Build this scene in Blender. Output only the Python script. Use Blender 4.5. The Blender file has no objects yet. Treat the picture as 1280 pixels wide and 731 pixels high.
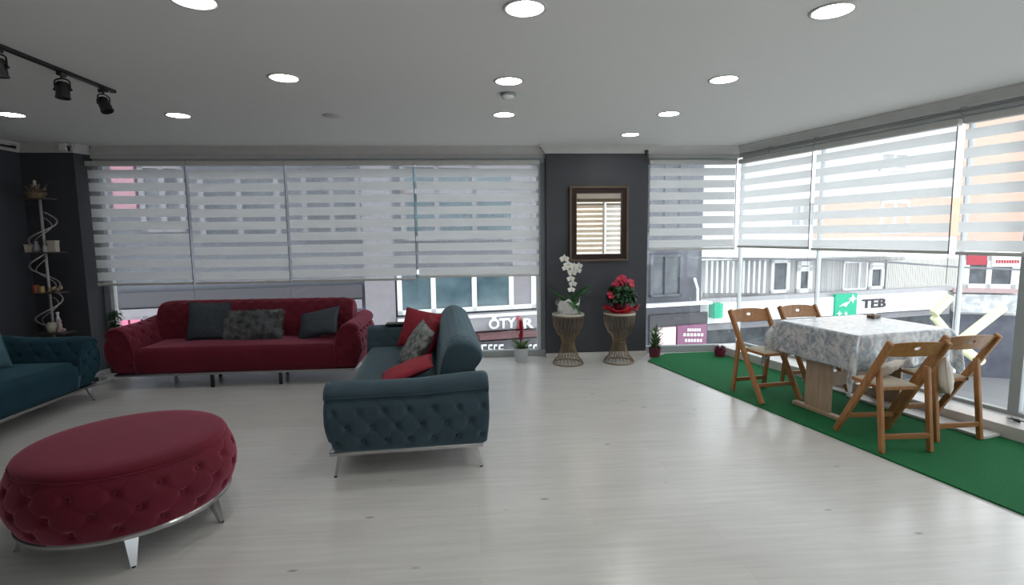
import bpy, bmesh, math, random
from mathutils import Vector, Matrix, noise
random.seed(7)
S = bpy.context.scene
COL = S.collection
PI = math.pi

# ------------------------------------------------------------------ camera
F = 660.0
EYE = 1.57
MCW = Matrix(((0.99743519, 0.01921598, -0.06894774),
              (-0.07062112, 0.10743426, -0.99170083),
              (-0.01164915, 0.99402647, 0.10851576)))
cd = bpy.data.cameras.new('camera')
cd.sensor_width = 36.0
cd.lens = F / 1280 * 36
cd.clip_end = 200
cam = bpy.data.objects.new('camera', cd)
COL.objects.link(cam)
M4 = MCW.to_4x4()
M4.translation = Vector((0, 0, EYE))
cam.matrix_world = M4
S.camera = cam

# ------------------------------------------------------------------ world / exposure
W = bpy.data.worlds.new('world')
S.world = W
W.use_nodes = True
bg = W.node_tree.nodes['Background']
bg.inputs[0].default_value = (0.90, 0.95, 1.0, 1)
bg.inputs[1].default_value = 3.2
LAMP = 52.0
S.view_settings.view_transform = 'Standard'
S.view_settings.look = 'None'
S.view_settings.gamma = 1
S.view_settings.use_curve_mapping = False
S.view_settings.exposure = 0.0


def ray(px, py):
    return MCW @ Vector((px - 640, -(py - 365.5), -F))


def hit(px, py, p0, n):
    """where the line of sight meets a vertical plane that stands in the street"""
    d = ray(px, py)
    o = Vector((0, 0, EYE))
    t = (Vector(p0) - o).dot(n) / d.dot(n)
    return o + d * t


# ------------------------------------------------------------------ materials
def lin(c):
    return tuple(((v / 255) / 12.92 if v / 255 < 0.04045 else ((v / 255 + 0.055) / 1.055) ** 2.4) for v in c)


MATS = {}


def mat(name, color, rough=0.6, metal=0.0, spec=0.5, sheen=0.0, bump=0.0, bscale=60, var=0.0, vscale=8, col2=None, stretch=None, sheen_tint=None, trans=0):
    if name in MATS:
        return MATS[name]
    m = bpy.data.materials.new(name)
    m.use_nodes = True
    nt = m.node_tree
    b = nt.nodes['Principled BSDF']
    b.inputs['Base Color'].default_value = (*color, 1)
    b.inputs['Roughness'].default_value = rough
    b.inputs['Metallic'].default_value = metal
    b.inputs['Specular IOR Level'].default_value = spec
    if sheen:
        b.inputs['Sheen Weight'].default_value = sheen
        b.inputs['Sheen Roughness'].default_value = 0.45
        b.inputs['Sheen Tint'].default_value = (*(sheen_tint or color), 1)
    tc = nt.nodes.new('ShaderNodeTexCoord')
    mp = nt.nodes.new('ShaderNodeMapping')
    nt.links.new(tc.outputs['Object'], mp.inputs[0])
    if stretch:
        mp.inputs['Scale'].default_value = stretch
    n2 = nt.nodes.new('ShaderNodeTexNoise')
    n2.inputs['Scale'].default_value = vscale
    n2.inputs['Detail'].default_value = 5
    nt.links.new(mp.outputs[0], n2.inputs['Vector'])
    mx = nt.nodes.new('ShaderNodeMix')
    mx.data_type = 'RGBA'
    mx.inputs[6].default_value = (*color, 1)
    c2 = col2 or tuple(max(0, c * (1 - max(var, 0.06))) for c in color)
    mx.inputs[7].default_value = (*c2, 1)
    cr = nt.nodes.new('ShaderNodeMapRange')
    cr.inputs[1].default_value = 0.35
    cr.inputs[2].default_value = 0.65
    nt.links.new(n2.outputs['Fac'], cr.inputs[0])
    nt.links.new(cr.outputs[0], mx.inputs[0])
    nt.links.new(mx.outputs[2], b.inputs['Base Color'])
    if bump:
        n = nt.nodes.new('ShaderNodeTexNoise')
        n.inputs['Scale'].default_value = bscale
        n.inputs['Detail'].default_value = 4
        nt.links.new(mp.outputs[0], n.inputs['Vector'])
        bp = nt.nodes.new('ShaderNodeBump')
        bp.inputs['Strength'].default_value = bump
        bp.inputs['Distance'].default_value = 0.01
        nt.links.new(n.outputs['Fac'], bp.inputs['Height'])
        nt.links.new(bp.outputs[0], b.inputs['Normal'])
    MATS[name] = m
    return m


def mat_translucent(name, color, tfac=0.5, clear=0.0, weave=0):
    m = bpy.data.materials.new(name)
    m.use_nodes = True
    nt = m.node_tree
    nt.nodes.clear()
    out = nt.nodes.new('ShaderNodeOutputMaterial')
    d = nt.nodes.new('ShaderNodeBsdfDiffuse')
    t = nt.nodes.new('ShaderNodeBsdfTranslucent')
    d.inputs[0].default_value = (*color, 1)
    t.inputs[0].default_value = (*color, 1)
    mx = nt.nodes.new('ShaderNodeMixShader')
    mx.inputs[0].default_value = tfac
    nt.links.new(d.outputs[0], mx.inputs[1])
    nt.links.new(t.outputs[0], mx.inputs[2])
    last = mx
    if clear:
        tr = nt.nodes.new('ShaderNodeBsdfTransparent')
        m2 = nt.nodes.new('ShaderNodeMixShader')
        m2.inputs[0].default_value = clear
        nt.links.new(mx.outputs[0], m2.inputs[1])
        nt.links.new(tr.outputs[0], m2.inputs[2])
        last = m2
    nt.links.new(last.outputs[0], out.inputs[0])
    MATS[name] = m
    return m


def mat_glass(name, tint=(0.96, 0.98, 0.98), refl=0.05):
    m = bpy.data.materials.new(name)
    m.use_nodes = True
    nt = m.node_tree
    nt.nodes.clear()
    out = nt.nodes.new('ShaderNodeOutputMaterial')
    tr = nt.nodes.new('ShaderNodeBsdfTransparent')
    tr.inputs[0].default_value = (*tint, 1)
    g = nt.nodes.new('ShaderNodeBsdfGlossy')
    g.inputs['Roughness'].default_value = 0.02
    lw = nt.nodes.new('ShaderNodeLayerWeight')
    lw.inputs[0].default_value = 0.25
    mr = nt.nodes.new('ShaderNodeMapRange')
    mr.inputs[3].default_value = refl * 0.5
    mr.inputs[4].default_value = 0.5
    nt.links.new(lw.outputs['Fresnel'], mr.inputs[0])
    mx = nt.nodes.new('ShaderNodeMixShader')
    nt.links.new(mr.outputs[0], mx.inputs[0])
    nt.links.new(tr.outputs[0], mx.inputs[1])
    nt.links.new(g.outputs[0], mx.inputs[2])
    nt.links.new(mx.outputs[0], out.inputs[0])
    return m


def mat_emit(name, color, strength):
    m = bpy.data.materials.new(name)
    m.use_nodes = True
    nt = m.node_tree
    nt.nodes.clear()
    out = nt.nodes.new('ShaderNodeOutputMaterial')
    e = nt.nodes.new('ShaderNodeEmission')
    e.inputs[0].default_value = (*color, 1)
    e.inputs[1].default_value = strength
    nt.links.new(e.outputs[0], out.inputs[0])
    return m


def mat_floor():
    m = bpy.data.materials.new('whitewashed_laminate')
    m.use_nodes = True
    nt = m.node_tree
    b = nt.nodes['Principled BSDF']
    tc = nt.nodes.new('ShaderNodeTexCoord')
    L = nt.links.new
    br = nt.nodes.new('ShaderNodeTexBrick')
    br.inputs['Scale'].default_value = 1.0
    br.inputs['Brick Width'].default_value = 1.25
    br.inputs['Row Height'].default_value = 0.19
    br.inputs['Mortar Size'].default_value = 0.0012
    br.inputs['Mortar Smooth'].default_value = 0.3
    br.inputs['Color1'].default_value = (0.69, 0.675, 0.65, 1)
    br.inputs['Color2'].default_value = (0.65, 0.635, 0.61, 1)
    br.inputs['Mortar'].default_value = (0.60, 0.585, 0.56, 1)
    L(tc.outputs['Object'], br.inputs['Vector'])
    mp = nt.nodes.new('ShaderNodeMapping')
    mp.inputs['Scale'].default_value = (0.9, 14, 1)
    L(tc.outputs['Object'], mp.inputs[0])
    n = nt.nodes.new('ShaderNodeTexNoise')
    n.inputs['Scale'].default_value = 2.2
    n.inputs['Detail'].default_value = 8
    n.inputs['Roughness'].default_value = 0.65
    L(mp.outputs[0], n.inputs['Vector'])
    cr = nt.nodes.new('ShaderNodeMapRange')
    cr.inputs[1].default_value = 0.35
    cr.inputs[2].default_value = 0.7
    cr.inputs[3].default_value = 1.0
    cr.inputs[4].default_value = 0.86
    L(n.outputs['Fac'], cr.inputs[0])
    mx = nt.nodes.new('ShaderNodeMix')
    mx.data_type = 'RGBA'
    mx.blend_type = 'MULTIPLY'
    mx.inputs[0].default_value = 1
    L(br.outputs['Color'], mx.inputs[6])
    L(cr.outputs[0], mx.inputs[7])
    # knots
    mk = nt.nodes.new('ShaderNodeMapping')
    mk.inputs['Scale'].default_value = (1.1, 2.6, 1)
    L(tc.outputs['Object'], mk.inputs[0])
    v = nt.nodes.new('ShaderNodeTexVoronoi')
    v.inputs['Scale'].default_value = 2.0
    L(mk.outputs[0], v.inputs['Vector'])
    kr = nt.nodes.new('ShaderNodeMapRange')
    kr.inputs[1].default_value = 0.025
    kr.inputs[2].default_value = 0.075
    kr.inputs[3].default_value = 0.5
    kr.inputs[4].default_value = 1.0
    L(v.outputs['Distance'], kr.inputs[0])
    m2 = nt.nodes.new('ShaderNodeMix')
    m2.data_type = 'RGBA'
    m2.blend_type = 'MULTIPLY'
    m2.inputs[0].default_value = 1
    L(mx.outputs[2], m2.inputs[6])
    L(kr.outputs[0], m2.inputs[7])
    L(m2.outputs[2], b.inputs['Base Color'])
    rr = nt.nodes.new('ShaderNodeMapRange')
    rr.inputs[3].default_value = 0.20
    rr.inputs[4].default_value = 0.30
    L(n.outputs['Fac'], rr.inputs[0])
    L(rr.outputs[0], b.inputs['Roughness'])
    b.inputs['Specular IOR Level'].default_value = 0.6
    b.inputs['Coat Weight'].default_value = 0.35
    b.inputs['Coat Roughness'].default_value = 0.22
    bp = nt.nodes.new('ShaderNodeBump')
    bp.inputs['Strength'].default_value = 0.06
    bp.inputs['Distance'].default_value = 0.004
    L(n.outputs['Fac'], bp.inputs['Height'])
    L(bp.outputs[0], b.inputs['Normal'])
    return m


def mat_cloth_pattern():
    m = mat('table_linen', (0.42, 0.46, 0.50), rough=0.42, spec=0.5, sheen=0.2)
    m.node_tree.nodes['Principled BSDF'].inputs['Coat Weight'].default_value = 1.0
    m.node_tree.nodes['Principled BSDF'].inputs['Coat Roughness'].default_value = 0.2
    nt = m.node_tree
    b = nt.nodes['Principled BSDF']
    L = nt.links.new
    tc = nt.nodes.new('ShaderNodeTexCoord')
    v = nt.nodes.new('ShaderNodeTexVoronoi')
    v.inputs['Scale'].default_value = 9
    n = nt.nodes.new('ShaderNodeTexNoise')
    n.inputs['Scale'].default_value = 14
    n.inputs['Detail'].default_value = 6
    n.inputs['Distortion'].default_value = 1.6
    L(tc.outputs['Object'], n.inputs['Vector'])
    L(tc.outputs['Object'], v.inputs['Vector'])
    r = nt.nodes.new('ShaderNodeValToRGB')
    e = r.color_ramp.elements
    e[0].position = 0.36
    e[0].color = (0.10, 0.13, 0.17, 1)
    e[1].position = 0.64
    e[1].color = (0.62, 0.60, 0.60, 1)
    k = r.color_ramp.elements.new(0.46)
    k.color = (0.26, 0.31, 0.36, 1)
    k = r.color_ramp.elements.new(0.54)
    k.color = (0.46, 0.48, 0.47, 1)
    L(n.outputs['Fac'], r.inputs[0])
    r2 = nt.nodes.new('ShaderNodeValToRGB')
    r2.color_ramp.elements[0].color = (0.55, 0.42, 0.36, 1)
    r2.color_ramp.elements[1].color = (0.40, 0.50, 0.56, 1)
    L(v.outputs['Color'], r2.inputs[0])
    mx = nt.nodes.new('ShaderNodeMix')
    mx.data_type = 'RGBA'
    mx.inputs[0].default_value = 0.35
    L(r.outputs[0], mx.inputs[6])
    L(r2.outputs[0], mx.inputs[7])
    L(mx.outputs[2], b.inputs['Base Color'])
    return m


def mat_mirror():
    return mat('mirror_glass', (0.74, 0.66, 0.57), rough=0.02, metal=1.0)


WHITE = mat('white_paint', (0.62, 0.60, 0.58), 0.6, bump=0.02, bscale=200)
CEIL = mat('ceiling_paint', (0.78, 0.765, 0.745), 0.85, col2=(0.775, 0.76, 0.74))
CHAR = mat('charcoal_paint', (0.046, 0.048, 0.058), 0.55, bump=0.05, bscale=180)
SLATE = mat('slate_grey_frame', (0.20, 0.215, 0.24), 0.45)
FRAMEW = mat('window_frame_white', (0.62, 0.64, 0.65), 0.4)
FRAMEG = mat('sill_grey_green', (0.34, 0.37, 0.37), 0.45)
FLOOR = mat_floor()
GLASS = mat_glass('window_glass')
BLIND = mat_translucent('blind_fabric', (0.92, 0.92, 0.91), 0.5)
SHEER = mat_translucent('blind_sheer', (0.80, 0.82, 0.86), 0.5, clear=0.80)
RAIL = mat('blind_rail', (0.55, 0.54, 0.52), 0.4)
CORD = mat('grey_cord', (0.30, 0.31, 0.33), 0.6)
RED = mat('red_velvet', (0.125, 0.008, 0.020), 0.75, spec=0.2, sheen=0.6, sheen_tint=(0.95, 0.3, 0.42), bump=0.12, bscale=120, col2=(0.10, 0.007, 0.016), vscale=5)
TEAL = mat('slate_teal_velvet', (0.040, 0.068, 0.085), 0.75, spec=0.2, sheen=0.4, sheen_tint=(0.5, 0.7, 0.8), bump=0.12, bscale=120, col2=(0.032, 0.056, 0.072), vscale=5)
PETROL = mat('petrol_velvet', (0.009, 0.040, 0.060), 0.75, spec=0.2, sheen=0.3, sheen_tint=(0.3, 0.6, 0.7), bump=0.12, bscale=120, col2=(0.007, 0.032, 0.048), vscale=5)
CHROME = mat('chrome', (0.46, 0.46, 0.47), 0.2, metal=1.0)
BLACK = mat('black_metal', (0.012, 0.012, 0.014), 0.4)
BLACKP = mat('black_plastic', (0.015, 0.015, 0.017), 0.35)
WOOD = mat('honey_beech', (0.40, 0.185, 0.062), 0.42, bump=0.05, bscale=40, col2=(0.30, 0.125, 0.038), vscale=6, stretch=(9, 9, 1.2))
WOODD = mat('chair_edge_beech', (0.33, 0.145, 0.048), 0.42, col2=(0.25, 0.10, 0.03), vscale=6, stretch=(1.2, 9, 9))
OAK = mat('pale_oak_board', (0.46, 0.33, 0.235), 0.5, bump=0.03, bscale=30, col2=(0.38, 0.26, 0.18), vscale=5, stretch=(8, 8, 1))
TURF = mat('artificial_turf', (0.022, 0.185, 0.065), 0.85, spec=0.15, sheen=0.0, bump=0.9, bscale=260, col2=(0.014, 0.13, 0.045), vscale=180)
PADC = mat('beige_seat_canvas', (0.48, 0.42, 0.33), 0.8, bump=0.1, bscale=300)
LINEN = mat_cloth_pattern()
CREAM = mat('cream_cushion_cotton', (0.62, 0.56, 0.50), 0.85, bump=0.15, bscale=160)
NAVY = mat('slate_cushion', (0.045, 0.055, 0.068), 0.85, bump=0.3, bscale=90, col2=(0.03, 0.038, 0.05), vscale=60)
NAVY2 = mat('dark_slate_satin', (0.028, 0.038, 0.052), 0.6, sheen=0.2, bump=0.1, bscale=80)
FUR = mat('grey_faux_fur', (0.24, 0.25, 0.26), 0.9, sheen=0.3, col2=(0.06, 0.062, 0.068), vscale=14)
REDC = mat('red_cushion_cotton', (0.30, 0.018, 0.035), 0.8, bump=0.15, bscale=120)
PATT = mat('grey_patterned_cotton', (0.30, 0.33, 0.32), 0.8, col2=(0.06, 0.065, 0.06), vscale=24)
GREYC = mat('teal_cushion_cotton', (0.05, 0.12, 0.15), 0.8, bump=0.15, bscale=100)
BRONZE = mat('bronze_wire', (0.22, 0.155, 0.09), 0.4, metal=0.75)
CREAMTOP = mat('cream_stand_top', (0.55, 0.52, 0.45), 0.4)
POTW = mat('grey_white_pot', (0.50, 0.51, 0.52), 0.5)
PAPER = mat('crumpled_white_wrap', (0.66, 0.66, 0.64), 0.55, bump=0.4, bscale=25)
REDWRAP = mat('red_foil_wrap', (0.55, 0.012, 0.03), 0.4, bump=0.4, bscale=25)
LEAF = mat('dark_leaf', (0.018, 0.075, 0.022), 0.45, col2=(0.012, 0.05, 0.014), vscale=10)
LEAFO = mat('orchid_leaf', (0.025, 0.12, 0.03), 0.35, col2=(0.02, 0.085, 0.02), vscale=6)
LEAFP = mat('pale_leaf', (0.10, 0.19, 0.055), 0.5, col2=(0.06, 0.13, 0.04), vscale=10)
PETW = mat('white_petal', (0.78, 0.78, 0.74), 0.5)
PETR = mat('red_petal', (0.50, 0.006, 0.06), 0.5)
BROMR = mat('bromeliad_red', (0.32, 0.006, 0.02), 0.45)
STEM = mat('stem_green', (0.05, 0.09, 0.03), 0.6)
SOIL = mat('potting_soil', (0.03, 0.02, 0.012), 0.95, bump=0.5, bscale=80)
MAROON = mat('maroon_pot', (0.13, 0.012, 0.035), 0.4)
PINKP = mat('crimson_pot', (0.22, 0.015, 0.05), 0.4)
YEL = mat('pistil_yellow', (0.7, 0.45, 0.06), 0.5)
IVORY = mat('ivory_shelf_metal', (0.36, 0.35, 0.34), 0.4, metal=0.2)
SHELFW = mat('shelf_board_brown', (0.07, 0.055, 0.045), 0.35)
MIRROR = mat_mirror()
DKWOOD = mat('dark_brown_gloss', (0.018, 0.006, 0.005), 0.45, spec=0.3, col2=(0.028, 0.011, 0.008), vscale=12)
GILT = mat('antique_bronze_edge', (0.12, 0.085, 0.06), 0.4, metal=0.5, bump=0.4, bscale=70)
LAMPON = mat_emit('lamp_diffuser_lit', (1.0, 0.99, 0.95), LAMP)
MARB = mat('white_plinth_stone', (0.66, 0.64, 0.62), 0.3, col2=(0.58, 0.56, 0.54), vscale=3)


# ------------------------------------------------------------------ mesh helpers
def link(name, bm, material, parent=None, world=False, smooth=False, mats=None):
    me = bpy.data.meshes.new(name)
    bmesh.ops.recalc_face_normals(bm, faces=bm.faces)
    if smooth:
        for f in bm.faces:
            f.smooth = True
    bm.to_mesh(me)
    bm.free()
    for m in (mats or [material]):
        me.materials.append(m)
    if parent is not None and world:
        p = parent
        off = Vector((0, 0, 0))
        while p is not None:
            off += p.location
            p = p.parent
        me.transform(Matrix.Translation(-off))
    o = bpy.data.objects.new(name, me)
    COL.objects.link(o)
    if parent is not None:
        o.parent = parent
    return o


def tag(o, label=None, cat=None, group=None, kind=None):
    if label: o['label'] = label
    if cat: o['category'] = cat
    if group: o['group'] = group
    if kind: o['kind'] = kind
    return o


def thing(name, label, cat, loc=(0, 0, 0), rz=0.0, group=None, kind=None):
    o = bpy.data.objects.new(name, None)
    o.empty_display_size = 0.1
    COL.objects.link(o)
    o.location = loc
    o.rotation_euler = (0, 0, rz)
    return tag(o, label, cat, group, kind)


def struct(name, bm, m, parent=None, **k):
    o = link(name, bm, m, parent, **k)
    if parent is None:
        o['kind'] = 'structure'
    return o


def copy_tree(o, parent=None):
    c = o.copy()
    COL.objects.link(c)
    if parent is not None:
        c.parent = parent
    for ch in list(o.children):
        copy_tree(ch, c)
    return c


def B():
    return bmesh.new()


def box(bm, x0, y0, z0, x1, y1, z1, bev=0.0, seg=2, mtx=None):
    vs = [bm.verts.new((x, y, z)) for x in (x0, x1) for y in (y0, y1) for z in (z0, z1)]
    fs = [(0, 1, 3, 2), (4, 6, 7, 5), (0, 4, 5, 1), (2, 3, 7, 6), (0, 2, 6, 4), (1, 5, 7, 3)]
    faces = [bm.faces.new([vs[i] for i in f]) for f in fs]
    allv = list(vs)
    if bev > 0:
        es = list({e for f in faces for e in f.edges})
        r = bmesh.ops.bevel(bm, geom=es, offset=bev, segments=seg, affect='EDGES', profile=0.5)
        allv = list({v for f in r['faces'] for v in f.verts} | {v for v in vs if v.is_valid})
        seen = set(allv)
        for v in list(allv):
            for f in v.link_faces:
                for w in f.verts:
                    if w not in seen:
                        seen.add(w)
                        allv.append(w)
    if mtx is not None:
        bmesh.ops.transform(bm, matrix=mtx, verts=allv)
    return allv


def bar(bm, p0, p1, w, t, side=(1, 0, 0), bev=0.003):
    """oriented bar from p0 to p1; w along 'side', t across"""
    p0 = Vector(p0)
    p1 = Vector(p1)
    d = (p1 - p0)
    L = d.length
    z = d.normalized()
    x = Vector(side)
    x = (x - z * x.dot(z)).normalized()
    y = z.cross(x)
    m = Matrix((x, y, z)).transposed().to_4x4()
    m.translation = p0
    box(bm, -w / 2, -t / 2, 0, w / 2, t / 2, L, bev, 2, m)


def tube(bm, pts, r, n=8, closed=False, cap=True):
    pts = [Vector(p) for p in pts]
    N = len(pts)
    rad = r if isinstance(r, (list, tuple)) else [r] * N
    rings = []
    up = Vector((0, 0, 1))
    prev = None
    for i, p in enumerate(pts):
        if closed:
            t = (pts[(i + 1) % N] - pts[i - 1])
        else:
            t = pts[min(i + 1, N - 1)] - pts[max(i - 1, 0)]
        if t.length < 1e-9:
            t = Vector((0, 0, 1))
        t.normalize()
        if prev is None:
            a = up.cross(t)
            if a.length < 0.05:
                a = Vector((1, 0, 0)).cross(t)
            a.normalize()
        else:
            a = prev - t * prev.dot(t)
            if a.length < 1e-6:
                a = up.cross(t)
            a.normalize()
        prev = a
        b = t.cross(a)
        rings.append([bm.verts.new(p + (a * math.cos(2 * PI * k / n) + b * math.sin(2 * PI * k / n)) * rad[i]) for k in range(n)])
    for i in range(N - (0 if closed else 1)):
        q, s = rings[i], rings[(i + 1) % N]
        for k in range(n):
            bm.faces.new((q[k], q[(k + 1) % n], s[(k + 1) % n], s[k]))
    if cap and not closed:
        bm.faces.new(rings[0][::-1])
        bm.faces.new(rings[-1])


def lathe(bm, prof, n=32, cx=0, cy=0, sx=1, sy=1, mtx=None):
    """prof: list of (r, z); r=0 at ends closes"""
    rings = []
    new = []
    for r, z in prof:
        if r < 1e-6:
            v = bm.verts.new((cx, cy, z))
            rings.append([v])
            new.append(v)
        else:
            ring = [bm.verts.new((cx + r * sx * math.cos(2 * PI * k / n), cy + r * sy * math.sin(2 * PI * k / n), z)) for k in range(n)]
            rings.append(ring)
            new += ring
    for a, b in zip(rings, rings[1:]):
        if len(a) == 1 and len(b) == 1:
            continue
        for k in range(n):
            k2 = (k + 1) % n
            if len(a) == 1:
                bm.faces.new((a[0], b[k2], b[k]))
            elif len(b) == 1:
                bm.faces.new((a[k], a[k2], b[0]))
            else:
                bm.faces.new((a[k], a[k2], b[k2], b[k]))
    if mtx is not None:
        bmesh.ops.transform(bm, matrix=mtx, verts=new)
    return new


def sphere(bm, c, r, sx=1, sy=1, sz=1, n=14, m=8):
    prof = [(r * math.sin(PI * i / m), -r * sz * math.cos(PI * i / m)) for i in range(m + 1)]
    prof[0] = (0, -r * sz)
    prof[-1] = (0, r * sz)
    return lathe(bm, prof, n, 0, 0, sx, sy, Matrix.Translation(Vector(c)))


def grid(bm, nu, nv, fn, closeu=False):
    vs = [[bm.verts.new(fn(i / nu, j / nv)) for j in range(nv + 1)] for i in range(nu + (0 if closeu else 1))]
    for i in range(nu):
        for j in range(nv):
            a = vs[i][j]
            b = vs[(i + 1) % len(vs)][j]
            c = vs[(i + 1) % len(vs)][j + 1]
            d = vs[i][j + 1]
            bm.faces.new((a, b, c, d))
    return vs


def prism(bm, pts2, z0, z1, mtx=None):
    a = [bm.verts.new((x, y, z0)) for x, y in pts2]
    b = [bm.verts.new((x, y, z1)) for x, y in pts2]
    n = len(a)
    bm.faces.new(a[::-1])
    bm.faces.new(b)
    for i in range(n):
        bm.faces.new((a[i], a[(i + 1) % n], b[(i + 1) % n], b[i]))
    if mtx is not None:
        bmesh.ops.transform(bm, matrix=mtx, verts=a + b)


def tuft(u, v, depth=0.03, crease=0.35):
    """diamond tufting height in 0..-depth; buttons where u,v are whole and u+v is even"""
    best = 9
    for i in (math.floor(u), math.floor(u) + 1):
        for j in (math.floor(v), math.floor(v) + 1):
            if (i + j) % 2 == 0:
                best = min(best, (u - i) ** 2 + (v - j) ** 2)
    a = (u + v) % 2
    b = (u - v) % 2
    da = min(a, 2 - a) / 1.0
    db = min(b, 2 - b) / 1.0
    c = math.exp(-(min(da, db) / 0.10) ** 2)
    return -depth * (math.exp(-best / 0.06) * 1.0 + crease * c * (1 if best > 0 else 0))


# ------------------------------------------------------------------ the room
CZ = 2.65
BY = 6.67                    # back window line
K = 0.27                     # the window wall on the right runs at an angle


def rwx(y, inset=0.0):
    return 3.40 + (BY - y) * K - inset * 1.036


RD = Vector((K, -1, 0)).normalized()      # along the right wall towards the viewer
RN = Vector((-1, -K, 0)).normalized()     # into the room
RO = Vector((3.40, BY, 0))


def rp(s, inset, z):
    """point on the right wall: s metres from the corner, inset into the room"""
    p = RO + RD * s + RN * inset
    return Vector((p.x, p.y, z))


def rmat():
    m = Matrix((RD, -RN, Vector((0, 0, 1)))).transposed().to_4x4()
    m.translation = RO
    return m


# in wall coordinates: x = s along the wall, y = outward, z = up
RM = rmat()

bm = B()
prism(bm, [(-5.13, -3.2), (rwx(-3.2, -0.25), -3.2), (3.40 + 0.25, BY + 0.1), (-5.13, BY + 0.1)], -0.25, 0.0)
struct('floor', bm, FLOOR)
bm = B()
prism(bm, [(-5.4, -3.4), (rwx(-3.4, -0.3), -3.4), (3.40 + 0.3, BY + 0.25), (-5.4, BY + 0.25)], CZ, CZ + 0.3)
struct('ceiling', bm, CEIL)
bm = B()
box(bm, -5.33, -3.2, -0.25, -5.13, 6.9, CZ)
struct('wall_left', bm, CHAR)
bm = B()   # dark return wall that holds the shelf
prism(bm, [(-5.13, 6.5), (-4.55, 6.5), (-4.50, 6.72), (-4.50, 6.9), (-5.13, 6.9)], -0.25, CZ)
struct('wall_back', bm, CHAR)
# pillar
bm = B()
box(bm, 0.90, 6.60, -0.25, 2.19, 6.95, CZ)
struct('wall_pillar', bm, CHAR)
# rear wall with a window behind the viewer
bm = B()
box(bm, -5.13, -3.4, -0.25, 0.9, -3.2, CZ)
box(bm, 0.9, -3.4, -0.25, 6.06, -3.2, 0.5)
box(bm, 0.9, -3.4, 2.55, 6.06, -3.2, CZ)
box(bm, 5.85, -3.4, 0.5, 6.06, -3.2, 2.55)
struct('wall_rear', bm, mat('rear_wall_beige', (0.42, 0.34, 0.26), 0.7))
# wall above the windows, behind the cornice
bm = B()
box(bm, -4.5, BY + 0.02, 2.52, 0.9, BY + 0.14, CZ)
box(bm, 2.19, BY + 0.02, 2.52, 3.45, BY + 0.14, CZ)
struct('wall_header', bm, WHITE)
bm = B()
box(bm, 0, 0.02, 2.52, 10.2, 0.14, CZ, mtx=RM)
box(bm, 7.4, 0.0, -0.25, 10.3, 0.14, CZ, mtx=RM)
struct('wall_right', bm, WHITE)


def cornice(name, p0, p1, nrm, ext0=0, ext1=0):
    """moulded plaster cornice from p0 to p1, nrm points into the room"""
    prof = [(0, 0), (0.012, 0), (0.018, 0.012), (0.03, 0.018), (0.045, 0.035), (0.07, 0.055), (0.085, 0.068), (0.10, 0.072), (0.105, 0.09), (0, 0.09)]
    bm = B()
    p0 = Vector(p0)
    p1 = Vector(p1)
    nrm = Vector(nrm).normalized()
    d = (p1 - p0).normalized()
    rings = []
    for end, e in ((p0, -ext0), (p1, ext1)):
        ring = []
        for o, h in prof:
            # mitre: extension grows with the offset
            q = end + nrm * o + d * (e * o)
            ring.append(bm.verts.new((q.x, q.y, CZ - 0.0905 + h)))
        rings.append(ring)
    n = len(prof)
    for i in range(n):
        bm.faces.new((rings[0][i], rings[0][(i + 1) % n], rings[1][(i + 1) % n], rings[1][i]))
    bm.faces.new(rings[0][::-1])
    bm.faces.new(rings[1])
    return struct(name, bm, WHITE)


cornice('trim_1', (-4.50, BY - 0.0, 0), (0.90, BY - 0.0, 0), (0, -1, 0), -1, -1)
cornice('trim_2', (0.90, 6.60, 0), (2.19, 6.60, 0), (0, -1, 0), 1, 1)
cornice('trim_3', (0.90, BY, 0), (0.90, 6.60, 0), (-1, 0, 0), -1, 1)
cornice('trim_4', (2.19, BY, 0), (3.40, BY, 0), (0, -1, 0), -1, -0.76)
cornice('trim_5', RO, RO + RD * 10.1, RN, -0.76, 0)
cornice('trim_6', (-5.13, 6.5, 0), (-4.55, 6.5, 0), (0, -1, 0), -1, 1)
cornice('trim_7', (-5.13, -3.2, 0), (-5.13, 6.5, 0), (1, 0, 0), 0, -1)
cornice('trim_8', (-4.55, 6.5, 0), (-4.50, 6.70, 0), (1, -0.2, 0), 1, -1)

# skirting
bm = B()
box(bm, 0.885, 6.583, 0, 2.20, 6.60, 0.055, 0.004)
struct('baseboard_pillar', bm, WHITE)
bm = B()
box(bm, -5.13, 6.485, 0, -4.55, 6.5, 0.055, 0.004)
struct('baseboard_back', bm, WHITE)
bm = B()
box(bm, -5.13, -3.2, 0, -5.115, 6.485, 0.055, 0.004)
struct('baseboard_left', bm, WHITE)


def window_back(name, x0, x1, posts, left_m, right_m):
    t = thing(name, None, None, (x0, BY, 0), kind='structure')
    bm = B()
    box(bm, x0, BY + 0.03, 0.0, x1, BY + 0.11, 0.085, 0.006)
    box(bm, x0, BY + 0.045, 2.46, x1, BY + 0.10, 2.53, 0.006)
    link('window_frame', bm, FRAMEG, t, world=True)
    for a, b, m in posts:
        bm = B()
        box(bm, a, BY + 0.035, 0.085, b, BY + 0.10, 2.46, 0.005)
        link('window_post', bm, m, t, world=True)
    bm = B()
    box(bm, x0 + 0.01, BY + 0.065, 0.08, x1 - 0.01, BY + 0.075, 2.47)
    link('window_pane', bm, GLASS, t, world=True)
    return t


window_back('window_1', -4.50, 0.90, [(-4.50, -4.43, SLATE), (-4.43, -4.385, FRAMEW), (0.79, 0.835, FRAMEW), (0.835, 0.90, SLATE)], None, None)
window_back('window_2', 2.19, 3.40, [(2.19, 2.225, FRAMEW)], None, None)
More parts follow.
